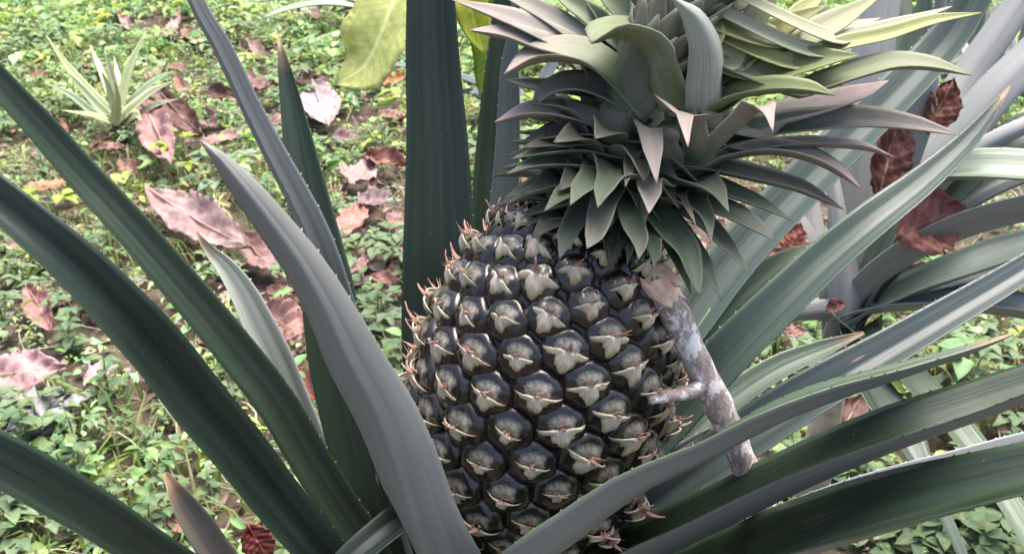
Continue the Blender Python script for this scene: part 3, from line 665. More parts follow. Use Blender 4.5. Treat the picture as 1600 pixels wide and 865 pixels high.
# ------------------------------------------------------------------ neighbouring pineapple plants
NB = P(1318, 500, 1.0); NB[2] = max(NB[2], .05)
nbr = thing('pineapple_plant', 'silvery grey pineapple plant without fruit behind the right of the crown', 'pineapple plant', (NB[0], NB[1], 0))
V, Fc = tube([(NB[0], NB[1], -.03), NB + np.array([0, 0, .02])], [.02, .014], 10); mesh('stem', V, Fc, M_TWIG, nbr)
NL = [
 ([(1388,-70,.97),(1385,-20,.97),(1366,80,.97),(1347,180,.975),(1336,280,.98),(1326,370,.985),(1320,450,.99)], [44,52,64,76,70,60,50], (.1,-.2,-1), .4, GL),
 ([(1660,20,.95),(1620,72,.95),(1560,132,.95),(1500,205,.955),(1440,275,.965),(1390,350,.98),(1340,440,.99)], [50,56,62,66,64,56,44], (.5,-.4,-1), .4, GL),
 ([(1660,-110,1.02),(1600,-12,1.02),(1550,60,1.02),(1500,130,1.02),(1452,205,1.01),(1400,310,1.0),(1350,430,1.0)], [36,46,50,50,46,44,40], (.5,-.4,-1), .4, GL),
 ([(1460,60,.90),(1440,170,.93),(1415,240,.95),(1380,340,.97),(1335,450,.99)], [20,46,52,50,44], (.2,-.2,-1), .4, (.3,.31,.33)),
 ([(1700,150,.92),(1620,190,.92),(1560,217,.92),(1500,256,.93),(1440,320,.95),(1370,430,.98)], [20,26,28,28,30,30], (.2,.3,-.9), .5, (.3,.31,.33)),
 ([(1720,230,.96),(1640,210,.96),(1590,225,.96),(1530,262,.97),(1450,340,.98),(1360,450,1.)], [40,50,56,54,48,40], (.1,.8,.6), .5, DG2),
 ([(1760,300,.86),(1640,279,.86),(1560,273,.87),(1490,276,.89),(1440,300,.92),(1380,390,.96)], [40,46,48,42,36,36], (0,.8,.6), .5, (.075,.11,.07)),
 ([(1700,250,.98),(1600,268,.98),(1520,305,.98),(1440,365,.99),(1360,460,1.0)], [50,54,50,44,40], (-.2,.7,.7), .4, BG),
 ([(1720,320,.85),(1620,340,.87),(1520,366,.89),(1440,400,.92),(1385,433,.95),(1345,470,.98)], [36,38,38,36,34,32], [(0,1,.1),(0,.9,-.1)], .65, (.15,.18,.17)),
 ([(1720,350,.94),(1640,385,.94),(1560,410,.95),(1480,438,.96),(1400,470,.98),(1350,490,.99)], [34,40,44,42,36,30], (0,.9,.4), .55, (.06,.10,.075)),
 ([(1740,520,.9),(1640,500,.92),(1540,485,.94),(1450,480,.96),(1380,484,.98),(1340,494,.99)], [34,38,40,36,32,28], (0,.9,.3), .55, (.14,.17,.16)),
 ([(1760,470,.98),(1640,440,.98),(1540,436,.98),(1440,455,.99),(1360,485,1.0)], [34,40,42,38,32], (0,.9,.4), .5, BG),
 ([(1200,265,1.02),(1240,330,1.01),(1275,395,1.0),(1305,460,.99)], [14,28,38,40], (-.2,-.2,-1), .4, (.26,.26,.28)),
 ([(1262,270,1.05),(1272,330,1.04),(1285,400,1.02),(1305,470,1.0)], [14,24,28,30], (-.1,-.1,-1), .4, (.3,.28,.28)),
 ([(1215,510,1.0),(1250,492,.98),(1290,486,.98),(1315,500,.99)], [10,26,34,34], (-.2,.3,-.9), .4, GL),
 ([(1318,380,.965),(1322,420,.965),(1326,470,.97),(1322,505,.98)], [30,44,50,44], (0,-.1,-1), .6, (.33,.31,.36)),
 ([(1660,940,.78),(1612,862,.8),(1562,780,.83),(1503,692,.87),(1435,615,.91),(1380,560,.95),(1335,515,.98)], [26,32,36,40,40,36,32], (.3,.5,.8), .6, (.06,.095,.05)),
 ([(1450,760,.84),(1410,690,.87),(1372,640,.9),(1345,590,.94),(1325,530,.98)], [20,44,50,44,34], (.3,.4,.8), .6, (.035,.06,.04)),
]
for pts, wd, hint, fold, col in NL:
    wp = [P(*p) for p in pts]
    if wd[0] > 16: wp, wd = taper(wp, wd)
    wp.append(NB + (wp[-1] - NB) * .15 + np.array([0, 0, -.03])); hs = hint if isinstance(hint, list) else [hint, hint]
    blade('leaf', wp, wd + [wd[-1] * .9], [HV(h) for h in hs], fold, [M_TOP, M_UND], nbr, col, n=26, nu=9, ridges=.03, spines=True)
def rosette(px, py, zb, label, specs, cols, group=None, mats=None, hint=(0, .5, .8)):
    b = G(px, py); b[2] = 0; d = depth(b)
    t = thing('pineapple_plant', label, 'pineapple plant', b, group)
    V, Fc = tube([b + np.array([0, 0, -.02]), b + np.array([0, 0, zb])], [.02, .014], 8); mesh('stem', V, Fc, M_STALK, t)
    for i, (path, w_, dz) in enumerate(specs):
        n = len(path); pts = [b + np.array([0, 0, zb * .5])] + [P(x, y, d + dz * (k + 1) / n) for k, (x, y) in enumerate(path)]
        wd = [w_ * q for q in np.interp(np.linspace(0, 1, n + 1), [0, .3, .7, 1], [.9, 1, .7, .06])]
        side = np.sign(path[-1][0] - px)
        blade('leaf', pts, wd, [HV((-.4 * side, hint[1], hint[2]))] * 2, .5, mats or [M_TOP, M_UND], t, cols[i % len(cols)], n=16, nu=7)
    return t
rosette(188, 207, .04, 'small yellow green young pineapple plant on the ground at upper left', [
 ([(160,165),(110,110),(72,55)], 14.4, -.05), ([(155,185),(110,150),(68,128)], 13.0, -.15), ([(172,150),(155,105),(140,70)], 11.5, .05),
 ([(180,150),(172,110),(164,80)], 14.4, -.05), ([(190,150),(183,115),(178,88)], 10.1, .1), ([(195,150),(208,100),(228,52)], 15.8, 0), ([(205,165),(240,130),(270,112)], 11.5, -.02),
 ([(205,175),(240,145),(268,128)], 13.0, -.1), ([(208,190),(245,165),(278,155)], 10.1, -.12), ([(190,160),(196,120),(200,90)], 8.6, .1),
 ([(165,190),(140,180),(95,172)], 8.6, -.18), ([(178,172),(168,138),(158,112)], 14.4, -.12), ([(200,195),(215,182),(222,188)], 13.0, -.12), ([(180,195),(182,160),(180,128)], 17.3, -.14), ([(160,175),(128,140),(105,112)], 14.4, -.1)],
 [(.27,.31,.12), (.17,.23,.12), (.33,.35,.17), (.28,.28,.14), (.22,.27,.14)])
rosette(640, 60, .05, 'half hidden pineapple plant at top centre with thin leaves arching left', [
 ([(590,22),(510,8),(440,18),(405,32)], 12, -.1), ([(590,14),(520,-2),(440,0),(385,4)], 10, 0), ([(600,40),(560,48),(500,62),(462,76)], 10, -.15), ([(600,26),(560,14),(520,20)], 12, .1),
 ([(610,0),(570,-20),(520,-30)], 14, .1), ([(700,20),(760,40),(830,50)], 14, -.1), ([(690,40),(740,60),(790,80)], 14, -.2), ([(650,0),(660,-40),(670,-80)], 14, 0), ([(605,10),(575,8),(548,0)], 10, .05)],
 [(.11,.15,.09), (.13,.17,.12), (.16,.18,.08)], hint=(0, .8, .5))
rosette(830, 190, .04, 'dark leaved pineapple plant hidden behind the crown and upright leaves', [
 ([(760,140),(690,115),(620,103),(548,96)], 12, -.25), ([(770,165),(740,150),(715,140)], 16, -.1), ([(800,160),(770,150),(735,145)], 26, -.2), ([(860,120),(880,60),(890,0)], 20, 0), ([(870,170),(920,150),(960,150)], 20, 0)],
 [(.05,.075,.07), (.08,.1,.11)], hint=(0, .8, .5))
rosette(1590, 150, .05, 'far pineapple plant with upright greyish leaves at the upper right corner', [
 ([(1575,90),(1580,30),(1590,-40)], 18, 0), ([(1555,110),(1545,60),(1540,-20)], 16, -.05), ([(1610,90),(1620,30),(1640,-40)], 20, 0), ([(1530,120),(1500,70),(1470,0)], 16, .1), ([(1590,100),(1600,50),(1612,0)], 14, -.1), ([(1640,110),(1690,60),(1720,10)], 18, 0), ([(1565,120),(1560,90),(1566,40)], 14, -.12)],
 [(.22,.22,.2), (.16,.17,.15), (.1,.13,.1)])
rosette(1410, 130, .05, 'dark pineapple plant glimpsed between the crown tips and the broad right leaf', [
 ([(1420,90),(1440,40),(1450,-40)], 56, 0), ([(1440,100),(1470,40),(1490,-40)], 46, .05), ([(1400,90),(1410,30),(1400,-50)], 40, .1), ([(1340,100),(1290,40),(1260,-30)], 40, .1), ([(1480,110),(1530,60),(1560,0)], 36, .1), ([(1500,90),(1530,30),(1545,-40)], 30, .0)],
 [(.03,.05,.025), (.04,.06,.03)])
# ------------------------------------------------------------------ broad yellow green sapling
sb = G(690, 150); sb[2] = 0
sap = thing('sapling', 'leafy sapling with large yellow green ribbed leaves behind the upright leaf', 'sapling', sb)
top = P(668, -40, 1.25); V, Fc = tube([sb + np.array([0, 0, -.03]), (sb + top) / 2 + np.array([.02, 0, 0]), top], [.008, .007, .005], 8); mesh('stem', V, Fc, M_STEM, sap)
def sleaf(pts, wd, hint, col, wave=.1):
    blade('leaf', pts, wd, [HV(h) for h in hint], .25, [M_SAP, M_SAP], sap, col, n=22, nu=9, th=.0008, edge_wave=wave)
sleaf([top, P(640,-45,1.2), P(612,10,1.18), P(592,60,1.18), P(568,105,1.19), P(524,132,1.2)], [4, 60, 100, 104, 84, 3], [(-.3,.2,1), (-.3,.3,1)], (.55, .60, .25))
sleaf([top, P(650,-20,1.22), P(628,18,1.22), P(622,46,1.23)], [4, 40, 40, 4], [(-.3,.2,1), (-.3,.3,1)], (.38, .48, .06))
sleaf([top, P(700,-40,1.3), P(730,0,1.3), P(745,50,1.32), P(758,85,1.33)], [4, 50, 60, 44, 3], [(.3,.2,1), (.3,.3,1)], (.40, .46, .07))
sleaf([top, P(720,-30,1.45), P(765,60,1.5), P(768,130,1.52), P(758,180,1.53)], [4, 60, 70, 52, 3], [(.1,.5,1), (.1,.5,1)], (.22, .33, .06))
# ------------------------------------------------------------------ bright plants seen through the gap left of the crown
# ------------------------------------------------------------------ dry leaves
CLEAR = []
def dry_leaf(px, py, ang, lpx, wpx, col, label, curl=.5, tilt=0.0, lift=.012, lobed=False, ribs=8, bend=0.3, group=None, d=None):
    """ang: direction of the midrib in the picture, degrees; lengths in photo px measured on the facing leaf"""
    lift += .012
    c = G(px, py, lift) if d is None else P(px, py, d); dd = depth(c)
    o = thing('dry_leaf', label, 'dead leaf', c, group) if False else None
    a = math.radians(ang)
    # lay on the ground: picture direction mapped to a ground direction
    e = G(px + math.cos(a) * 20, py - math.sin(a) * 20, lift) if d is None else P(px + math.cos(a) * 20, py - math.sin(a) * 20, d)
    dirv = nz(e - c); q = np.linalg.norm(e - c) / 20
    L = lpx * q; Wd = wpx * dd / F * 1.25
    if d is None: Wd = min(Wd, L * .75)
    nrm = nz(np.array([0, 0, 1.]) * (1 - tilt) + (-FW) * (tilt + .15)); side = nz(np.cross(nrm, dirv)); nrm = np.cross(dirv, side)
    if d is None: CLEAR.append((c[0], c[1], L * .24))
    nl, nw = 26, 13; V, uv = [], []; ph = rnd.uniform(0, 6); k1, k2 = rnd.uniform(.6, 1.4), rnd.uniform(-.5, .5)
    for i in range(nl):
        u = i / (nl - 1); wv = (math.sin(PI * min(u * 1.04, 1)) ** .75) * (1 - .25 * u) + .02
        if lobed: wv *= .55 + .45 * abs(math.cos(u * PI * 3.2))
        for j in range(nw):
            s = j / (nw - 1) * 2 - 1
            wob = 1 + .07 * math.sin(u * 26 + ph + s) * abs(s)
            x = (u - .5) * L; y = s * wv * Wd / 2 * wob
            rib = math.sin((u * ribs - abs(s) * 1.3) * 2 * PI) * .045 * min(1, abs(s) * 3) * Wd * wv
            z = curl * abs(s) ** 1.7 * Wd * .42 * (k1 if s > 0 else 2 - k1) * wv + rib + bend * L * ((u - .5) ** 2 - .06) + .06 * Wd * math.sin(u * 5 + ph) * s + .035 * Wd * math.sin(u * 11 + s * 4 + ph) + .02 * Wd * math.sin(u * 23 - s * 9 + ph) + rnd.uniform(-.008, .008) * Wd
            V.append(c + dirv * x + side * y * (1 - .25 * abs(curl)) + nrm * z); uv.append(((s + 1) / 2, u))
    V = np.array(V)
    if d is None: V[:, 2] = np.maximum(V[:, 2], gz(V[:, 0], V[:, 1]) + .003)
    Fc = [(i*nw+j, (i+1)*nw+j, (i+1)*nw+j+1, i*nw+j+1) for i in range(nl-1) for j in range(nw-1)
          if not (rnd.random() < .05 and (j in (0, nw-2)))]
    n0 = len(V); V2 = V - nrm * .0007
    from collections import Counter
    ed = Counter(); 
    for f in Fc:
        for p in range(4): ed[(f[p], f[(p+1) % 4])] += 1
    rimf = [(b, a_, n0 + a_, n0 + b) for (a_, b) in ed if (b, a_) not in ed]
    FF = Fc + [tuple(n0 + i for i in f[::-1]) for f in Fc] + rimf
    t = thing('dry_leaf', label, 'dead leaf', c, group)
    o = mesh('leaf_blade', np.concatenate([V, V2]), FF, M_DRY, t, uv=uv + uv, color=col)
    mid = [c + dirv * ((u - .5) * L * 1.0 - (.03 * L if u == 0 else 0)) + nrm * (bend * L * ((u - .5) ** 2 - .06) + .0006) for u in np.linspace(0, 1, 9)]
    if d is None: mid = [np.array([p[0], p[1], max(p[2], gz(p[0], p[1]) + .004)]) for p in mid]
    Vt, Ft = tube(mid, np.linspace(.0016, .0004, 9) * max(.5, L / .15), 6); mesh('midrib', Vt, Ft, M_DRY, t, color=tuple(min(1, x * 1.15) for x in col))
    return t
PK = (.33, .20, .19); PK2 = (.40, .265, .255); BR = (.16, .085, .075); RB = (.26, .11, .085); RP = (.31, .155, .13); OR = (.42, .15, .06); PB = (.30, .18, .19); DB = (.10, .05, .04)
dry_leaf(312, 345, -30, 190, 70, PK2, 'long pale pink ribbed dead leaf on the ground left of the grey blade', .35, .35, .04, ribs=12, bend=.15)
dry_leaf(408, 400, -40, 95, 50, PK, 'pink dead leaf scrap just below the long ribbed one', .4, .3, .02)
dry_leaf(245, 205, -65, 115, 56, (.40,.23,.22), 'dusty pink dead leaf standing on edge beside the young yellow plant', .3, .75, .05, ribs=7, bend=.1)
dry_leaf(285, 182, -45, 110, 42, BR, 'dark brown curled dead leaf right of the young yellow plant', .6, .6, .04)
dry_leaf(502, 165, -70, 78, 58, (.47,.34,.34), 'palest pink dead leaf right of the dark pointed leaf tip', .25, .5, .03, bend=.1)
dry_leaf(398, 140, 20, 66, 40, PK, 'pinkish crumpled dead leaf left of the dark pointed leaf tip', .7, .3, .02)
dry_leaf(490, 126, 10, 62, 30, DB, 'nearly black dead leaf at the tip of the yellow green sapling leaf', .6, .3, .02)
dry_leaf(604, 128, 20, 60, 36, OR, 'orange red dead leaf under the yellow green sapling leaf', .7, .4, .02)
dry_leaf(568, 270, 60, 52, 42, PK2, 'pale pink dead leaf above the star shaped grey one', .3, .5, .02)
dry_leaf(605, 252, -12, 66, 46, RB, 'red brown rolled dead leaf touching the upright leaf edge', .8, .4, .025)
dry_leaf(585, 312, 25, 62, 46, (.25,.17,.18), 'greyish purple star shaped dead leaf near the upright leaf', .4, .4, .02, lobed=True)
dry_leaf(550, 346, 60, 56, 52, (.46,.22,.19), 'salmon red dead leaf below the grey star shaped one', .45, .5, .02, ribs=5)
dry_leaf(350, 217, 20, 80, 30, PK, 'pink dead leaf lying behind the thin upright blade', .5, .3, .02)
dry_leaf(38, 580, 8, 130, 96, (.46,.29,.30), 'big purple pink corrugated dead leaf at the left edge', .3, .55, .04, ribs=9, bend=.1)
dry_leaf(66, 487, -60, 82, 48, (.40,.20,.19), 'reddish pink folded dead leaf above the corrugated one', .7, .45, .03)
dry_leaf(155, 582, 50, 62, 34, (.44,.29,.33), 'lilac pink dead leaf beside the dried stems at left', .3, .4, .02)
dry_leaf(112, 322, 15, 60, 30, (.42,.29,.28), 'pale pink curled dead leaf under the yellow sprig', .8, .3, .02)
dry_leaf(78, 288, 12, 82, 26, (.40,.2,.12), 'orange tan flat dead leaf behind the yellow sprig at left', .1, .2, .015)
dry_leaf(446, 507, -25, 86, 72, (.47,.25,.22), 'salmon dead leaf between the striped blade and the grey blade', .35, .55, .03, ribs=6)
dry_leaf(476, 602, -40, 74, 46, (.36,.13,.10), 'brick red dead leaf low beside the grey blade', .7, .4, .02)
dry_leaf(205, 442, 15, 58, 28, PB, 'mauve dead leaf between the two long left blades', .3, .3, .015)
dry_leaf(563, 415, 50, 44, 22, PK, 'narrow pink dead leaf right of the dark pointed leaf', .6, .4, .015)
dry_leaf(602, 436, -10, 46, 26, RP, 'small red pink dead leaf at the foot of the upright leaf', .5, .3, .015)
dry_leaf(556, 490, -55, 50, 18, (.42,.25,.18), 'thin tan dead leaf strip right of the dark pointed leaf', .7, .4, .015)
dry_leaf(612, 180, 15, 44, 22, RP, 'reddish dead leaf left of the upright leaf below the sapling', .5, .3, .015)
dry_leaf(620, 350, 30, 36, 26, RP, 'small dull red dead leaf against the upright leaf edge', .5, .3, .015)
dry_leaf(540, 215, 10, 46, 24, PB, 'mauve dead leaf below the palest pink one', .5, .3, .015)
dry_leaf(440, 190, 5, 60, 24, PK, 'pinkish dead leaf behind the dark pointed leaf', .5, .3, .015)
dry_leaf(285, 820, -30, 50, 30, (.36,.2,.15), 'brown dead leaf behind the snapped leaf stub', .5, .3, .015)
dry_leaf(1390, 240, 75, 150, 74, (.13,.045,.035), 'dark red brown dead leaf caught behind the crown tips at right', .7, .9, 0, d=.94, bend=.1)
dry_leaf(1470, 165, 65, 96, 60, (.15,.05,.035), 'dark russet dead leaf wedged between two silvery blades', .6, .9, 0, d=.93, bend=.1)
dry_leaf(1452, 345, 25, 118, 110, (.46,.20,.17), 'curled red brown ribbed dead leaf hooked on the grey plant', .6, .85, 0, d=.895, ribs=7, bend=.25)
dry_leaf(1440, 428, 15, 92, 34, (.27,.2,.19), 'greyish brown dead leaf lying under the curled ribbed one', .5, .6, 0, d=1.08)
dry_leaf(1240, 375, 70, 60, 44, (.46,.17,.12), 'orange red dead leaf behind the skirt of the crown', .5, .7, 0, d=.95)
dry_leaf(1205, 400, 30, 50, 26, (.42,.19,.16), 'reddish dead leaf just above the green lower blade', .5, .7, 0, d=1.14)
dry_leaf(1243, 518, 5, 40, 20, (.40,.22,.2), 'pink dead leaf scrap left of the fresh green sprig', .3, .5, 0, d=1.15)
dry_leaf(1306, 480, 20, 34, 24, (.22,.09,.08), 'red brown shrivelled leaf at the foot of the grey plant', .9, .4, 0, d=.955)
dry_leaf(1325, 655, 60, 90, 56, (.10,.05,.04), 'dark brown dead leaf in the gap below the thin right blade', .5, .7, .03)
dry_leaf(1356, 752, 40, 36, 20, (.42,.14,.12), 'small red dead leaf between the two lowest right blades', .5, .4, .02)
dry_leaf(405, 850, -60, 70, 50, (.20,.05,.04), 'deep red dead leaf at the base of the left leaves', .4, .5, 0, d=.72)
dry_leaf(575, 800, 60, 60, 34, (.44,.28,.25), 'pale pink dead leaf low beside the grey blade base', .5, .4, .02)
dry_leaf(832, 285, 40, 46, 40, (.32,.17,.11), 'tan dead leaf seen through the gap left of the crown', .5, .6, .03)
# scattered dead leaves further out, alike
for i in range(52):
    x, y = (rnd.uniform(-10, 640), rnd.uniform(105, 470)) if i < 38 else ((rnd.uniform(-10, 640), rnd.uniform(15, 110)) if i < 58 else (rnd.uniform(1180, 1600), rnd.uniform(560, 840)))
    dry_leaf(x, y, rnd.uniform(-70, 70), rnd.uniform(26, 58), rnd.uniform(16, 32), rnd.choice([PK, PB, RP, BR, PK2, RP]), 'small curled brownish pink dead leaf lying among the low weeds', rnd.uniform(.3, .9), rnd.uniform(.1, .5), .0, group='small dead leaves scattered through the weeds')
# ------------------------------------------------------------------ undergrowth
LEAF_V = np.array([(0,0,0),(.23,.12,0),(.36,.36,0),(.30,.64,0),(.13,.87,0),(0,1.,0),(-.13,.87,0),(-.30,.64,0),(-.36,.36,0),(-.23,.12,0),(0,.34,0),(0,.66,0)], float)
LEAF_F = [(0,1,10),(1,2,10),(2,3,11,10),(3,4,11),(4,5,11),(5,6,11),(6,7,11),(7,8,10,11),(8,9,10),(9,0,10)]
GRC = np.array([(.23,.30,.145),(.17,.25,.11),(.27,.335,.17),(.15,.215,.10),(.32,.37,.14),(.24,.315,.19)])
def in_view(x, y, m=1.15):
    d = y * math.cos(PITCH) + CH * math.sin(PITCH); return np.abs(x) < (800 / F * d * m + .15)
def patch(x, y):   # weed density 0..1
    n = .55 + .5 * np.sin(x * 4.1 + 1.3 * np.sin(y * 3.0)) * np.cos(y * 4.6 + np.sin(x * 2.2))
    far = np.clip((y - 2.0) / .5, 0, 1); near = np.clip((1.25 - y) / .3, 0, 1)
    return np.clip(.04 + .62 * n + .9 * far + .12 * near, .1, 1)
def scatter_leaves(nclump, name, mat, smin, smax, leaves, hmax):
    xs = rng.uniform(-3.4, 3.4, nclump * 3); ys = rng.uniform(.25, 5.6, nclump * 3)
    k = in_view(xs, ys) & (rng.random(len(xs)) < patch(xs, ys)); xs, ys = xs[k], ys[k]; k = np.ones(len(xs), bool)
    for (cx, cy, cr) in CLEAR: k &= np.hypot(xs - cx, (ys - cy)) > cr
    xs, ys = xs[k][:nclump], ys[k][:nclump]
    n = len(xs); idx = np.repeat(np.arange(n), leaves); m = len(idx)
    csz = rng.uniform(smin, smax, n) * rng.choice([.45, .7, 1, 1, 1.35], n); csz *= 1 + .55 * np.clip((ys - 2.0) / 1.0, 0, 1); cw = rng.choice([.35, .6, 1.0, 1.0], n); ch = rng.uniform(.3, 1, n) * hmax; ccol = GRC[rng.integers(0, len(GRC), n)] * np.array([1.34, 1.4, 1.3]) * np.stack([rng.uniform(.78, 1.1, n), np.ones(n), rng.uniform(.75, 1.15, n)], 1) * rng.uniform(.75, 1.25, (n, 1))
    az = rng.uniform(0, 2 * PI, m); rad = rng.uniform(.15, 1, m) * csz[idx] * 1.5; hh = ch[idx] * rng.uniform(.15, 1, m)
    el = rng.uniform(-.5, .55, m); sz = csz[idx] * rng.uniform(.55, 1.15, m); wd = rng.uniform(.6, 1.15, m) * cw[idx]
    D = np.stack([np.cos(az) * np.cos(el), np.sin(az) * np.cos(el), np.sin(el)], 1)
    S = np.stack([-np.sin(az), np.cos(az), np.zeros(m)], 1); ro = rng.uniform(-.5, .5, m)[:, None]
    Nv = np.cross(S, D); Nv *= -1; S2 = S * np.cos(ro) + Nv * np.sin(ro); N2 = np.cross(S2, D); N2 *= np.where(N2[:, 2:3] < 0, -1, 1)
    B = np.stack([xs[idx] + np.cos(az) * rad * .6, ys[idx] + np.sin(az) * rad * .6, gz(xs[idx], ys[idx]) + hh + .004], 1)
    fold = np.array([0, .07, .12, .05, -.08, -.2, -.08, .05, .12, .07, -.03, -.07])
    V = B[:, None, :] + sz[:, None, None] * (LEAF_V[None, :, 0:1] * wd[:, None, None] * S2[:, None] + LEAF_V[None, :, 1:2] * D[:, None] + fold[None, :, None] * N2[:, None])
    c = ccol[idx] * rng.uniform(.8, 1.2, (m, 1)); yel = rng.random(m) < .03; c[yel] = (.33, .31, .09)
    C = np.repeat(c, 12, axis=0); V = V.reshape(-1, 3); uv = np.tile(np.stack([LEAF_V[:, 0] + .5, LEAF_V[:, 1]], 1), (m, 1))
    F3 = np.concatenate([np.array([f for f in LEAF_F if len(f) == 3])[None] + (np.arange(m) * 12)[:, None, None]]).reshape(-1, 3)
    F4 = (np.array([f for f in LEAF_F if len(f) == 4])[None] + (np.arange(m) * 12)[:, None, None]).reshape(-1, 4)
    return big(name, V, F3, F4, mat, uv, C)
def big(name, V, F3, F4, mat, uv, C):
    me = bpy.data.meshes.new(name); n3, n4 = len(F3), len(F4)
    me.vertices.add(len(V)); me.vertices.foreach_set('co', V.astype(np.float32).ravel())
    loops = np.concatenate([F3.ravel(), F4.ravel()]).astype(np.int32); me.loops.add(len(loops)); me.loops.foreach_set('vertex_index', loops)
    st = np.concatenate([np.arange(n3) * 3, n3 * 3 + np.arange(n4) * 4]).astype(np.int32)
    me.polygons.add(n3 + n4); me.polygons.foreach_set('loop_start', st)
    me.polygons.foreach_set('use_smooth', np.ones(n3 + n4, bool))
    ul = me.uv_layers.new(name='UVMap'); ul.data.foreach_set('uv', uv[loops].astype(np.float32).ravel())
    a = me.color_attributes.new('tint', 'FLOAT_COLOR', 'POINT'); cc = np.ones((len(V), 4), np.float32); cc[:, :3] = C; a.data.foreach_set('color', cc.ravel())
    me.materials.append(mat); me.update(calc_edges=True); me.validate()
    o = bpy.data.objects.new(name, me); link(o); tag(o, kind='stuff'); return o
o = scatter_leaves(13500, 'ground_cover', M_WEED, .010, .027, 10, .075); tag(o, 'dense low green weeds covering the ground', 'weeds')
# grass blades
def blades(n, name):
    xs = rng.uniform(-3.2, 3.2, n * 3); ys = rng.uniform(.25, 4.5, n * 3); k = in_view(xs, ys) & (np.sin(xs * 5 + ys * 3) + np.cos(ys * 6 - xs * 2) > .2); xs, ys = xs[k][:n], ys[k][:n]; m = len(xs)
    az = rng.uniform(0, 2 * PI, m); h = rng.uniform(.025, .085, m); w_ = rng.uniform(.0012, .0028, m); lean = rng.uniform(.2, 1.0, m)
    D = np.stack([np.cos(az), np.sin(az), np.zeros(m)], 1); S = np.stack([-np.sin(az), np.cos(az), np.zeros(m)], 1); Z = np.array([0, 0, 1.])
    B = np.stack([xs, ys, gz(xs, ys)], 1); mid = B + Z * (h * .65)[:, None] + D * (h * lean * .35)[:, None]; tip = B + Z * (h * .85)[:, None] + D * (h * lean)[:, None]
    V = np.stack([B - S * w_[:, None], B + S * w_[:, None], mid + S * w_[:, None] * .8, mid - S * w_[:, None] * .8, tip], 1).reshape(-1, 3)
    o4 = (np.array([[0, 1, 2, 3]])[None] + (np.arange(m) * 5)[:, None, None]).reshape(-1, 4); o3 = (np.array([[3, 2, 4]])[None] + (np.arange(m) * 5)[:, None, None]).reshape(-1, 3)
    c = np.repeat(np.array([(.17, .23, .07), (.13, .2, .07), (.25, .25, .12)])[rng.integers(0, 3, m)], 5, axis=0)
    uv = np.tile(np.array([(0, 0), (1, 0), (1, .6), (0, .6), (.5, 1.)]), (m, 1))
    return big(name, V, o3, o4, M_WEED, uv, c)
tag(blades(22000, 'grass'), 'thin grass blades growing among the weeds', 'grass')
def litter(n):
    xs = rng.uniform(-3, 3, n * 2); ys = rng.uniform(.25, 4.2, n * 2); k = in_view(xs, ys) & (rng.random(n * 2) > patch(xs, ys) * .7); xs, ys = xs[k][:n], ys[k][:n]; m = len(xs)
    az = rng.uniform(0, 2 * PI, m); sz = rng.uniform(.006, .034, m); wd = rng.uniform(.3, .8, m); el = rng.uniform(-.4, .4, m); ro = rng.uniform(-.6, .6, m)[:, None]
    D = np.stack([np.cos(az) * np.cos(el), np.sin(az) * np.cos(el), np.sin(el)], 1); S = np.stack([-np.sin(az), np.cos(az), np.zeros(m)], 1); Nv = -np.cross(S, D); S2 = S * np.cos(ro) + Nv * np.sin(ro); N2 = np.cross(D, S2)
    B = np.stack([xs, ys, gz(xs, ys) + rng.uniform(.002, .016, m)], 1); fold = np.array([0, .15, .25, .2, .12, .05, .14, .22, .24, .12, -.02, -.02])
    V = (B[:, None] + sz[:, None, None] * (LEAF_V[None, :, 0:1] * wd[:, None, None] * 1.3 * S2[:, None] + LEAF_V[None, :, 1:2] * D[:, None] + fold[None, :, None] * N2[:, None])).reshape(-1, 3)
    cs_ = np.array([(.30,.19,.17),(.20,.12,.1),(.36,.26,.22),(.13,.085,.07),(.40,.32,.25),(.42,.27,.25)])
    c = np.repeat(cs_[rng.integers(0, 6, m)] * rng.uniform(.7, 1.25, (m, 1)), 12, axis=0)
    F3 = (np.array([f for f in LEAF_F if len(f) == 3])[None] + (np.arange(m) * 12)[:, None, None]).reshape(-1, 3); F4 = (np.array([f for f in LEAF_F if len(f) == 4])[None] + (np.arange(m) * 12)[:, None, None]).reshape(-1, 4)
    return big('leaf_litter', V, F3, F4, M_LIT, np.tile(np.stack([LEAF_V[:, 0] + .5, LEAF_V[:, 1]], 1), (m, 1)), c)
tag(litter(22000), 'small brown bits of fallen leaf and bark on the soil', 'leaf litter')
def twigs(n):
    V, Fq = [], []
    for i in range(n):
        for _ in range(50):
            x, y = rnd.uniform(-2, 2), rnd.uniform(.4, 3.2)
            if in_view(x, y): break
        L = rnd.uniform(.04, .2); a = rnd.uniform(0, 6.3); b = rnd.uniform(-1.5, 1.5); r = rnd.uniform(.0006, .0014); hh = rnd.uniform(.005, .05)
        pts = []
        for k in range(7):
            u = k / 6; aa = a + b * u; pts.append((x + math.cos(aa) * L * u, y + math.sin(aa) * L * u, float(gz(x, y)) + .006 + hh * math.sin(u * PI)))
        v, f = tube(pts, [r] * 7, 4, cap=False); n0 = len(V); V += [tuple(p) for p in v]; Fq += [tuple(n0 + q for q in g) for g in f]
    V = np.array(V); return big('dry_stems', V, np.zeros((0, 3), int), np.array(Fq), M_TWIG, np.zeros((len(V), 2)), np.ones((len(V), 3)) * .3)
tag(twigs(1100), 'thin dry stems and twigs tangled over the ground', 'dry stems')
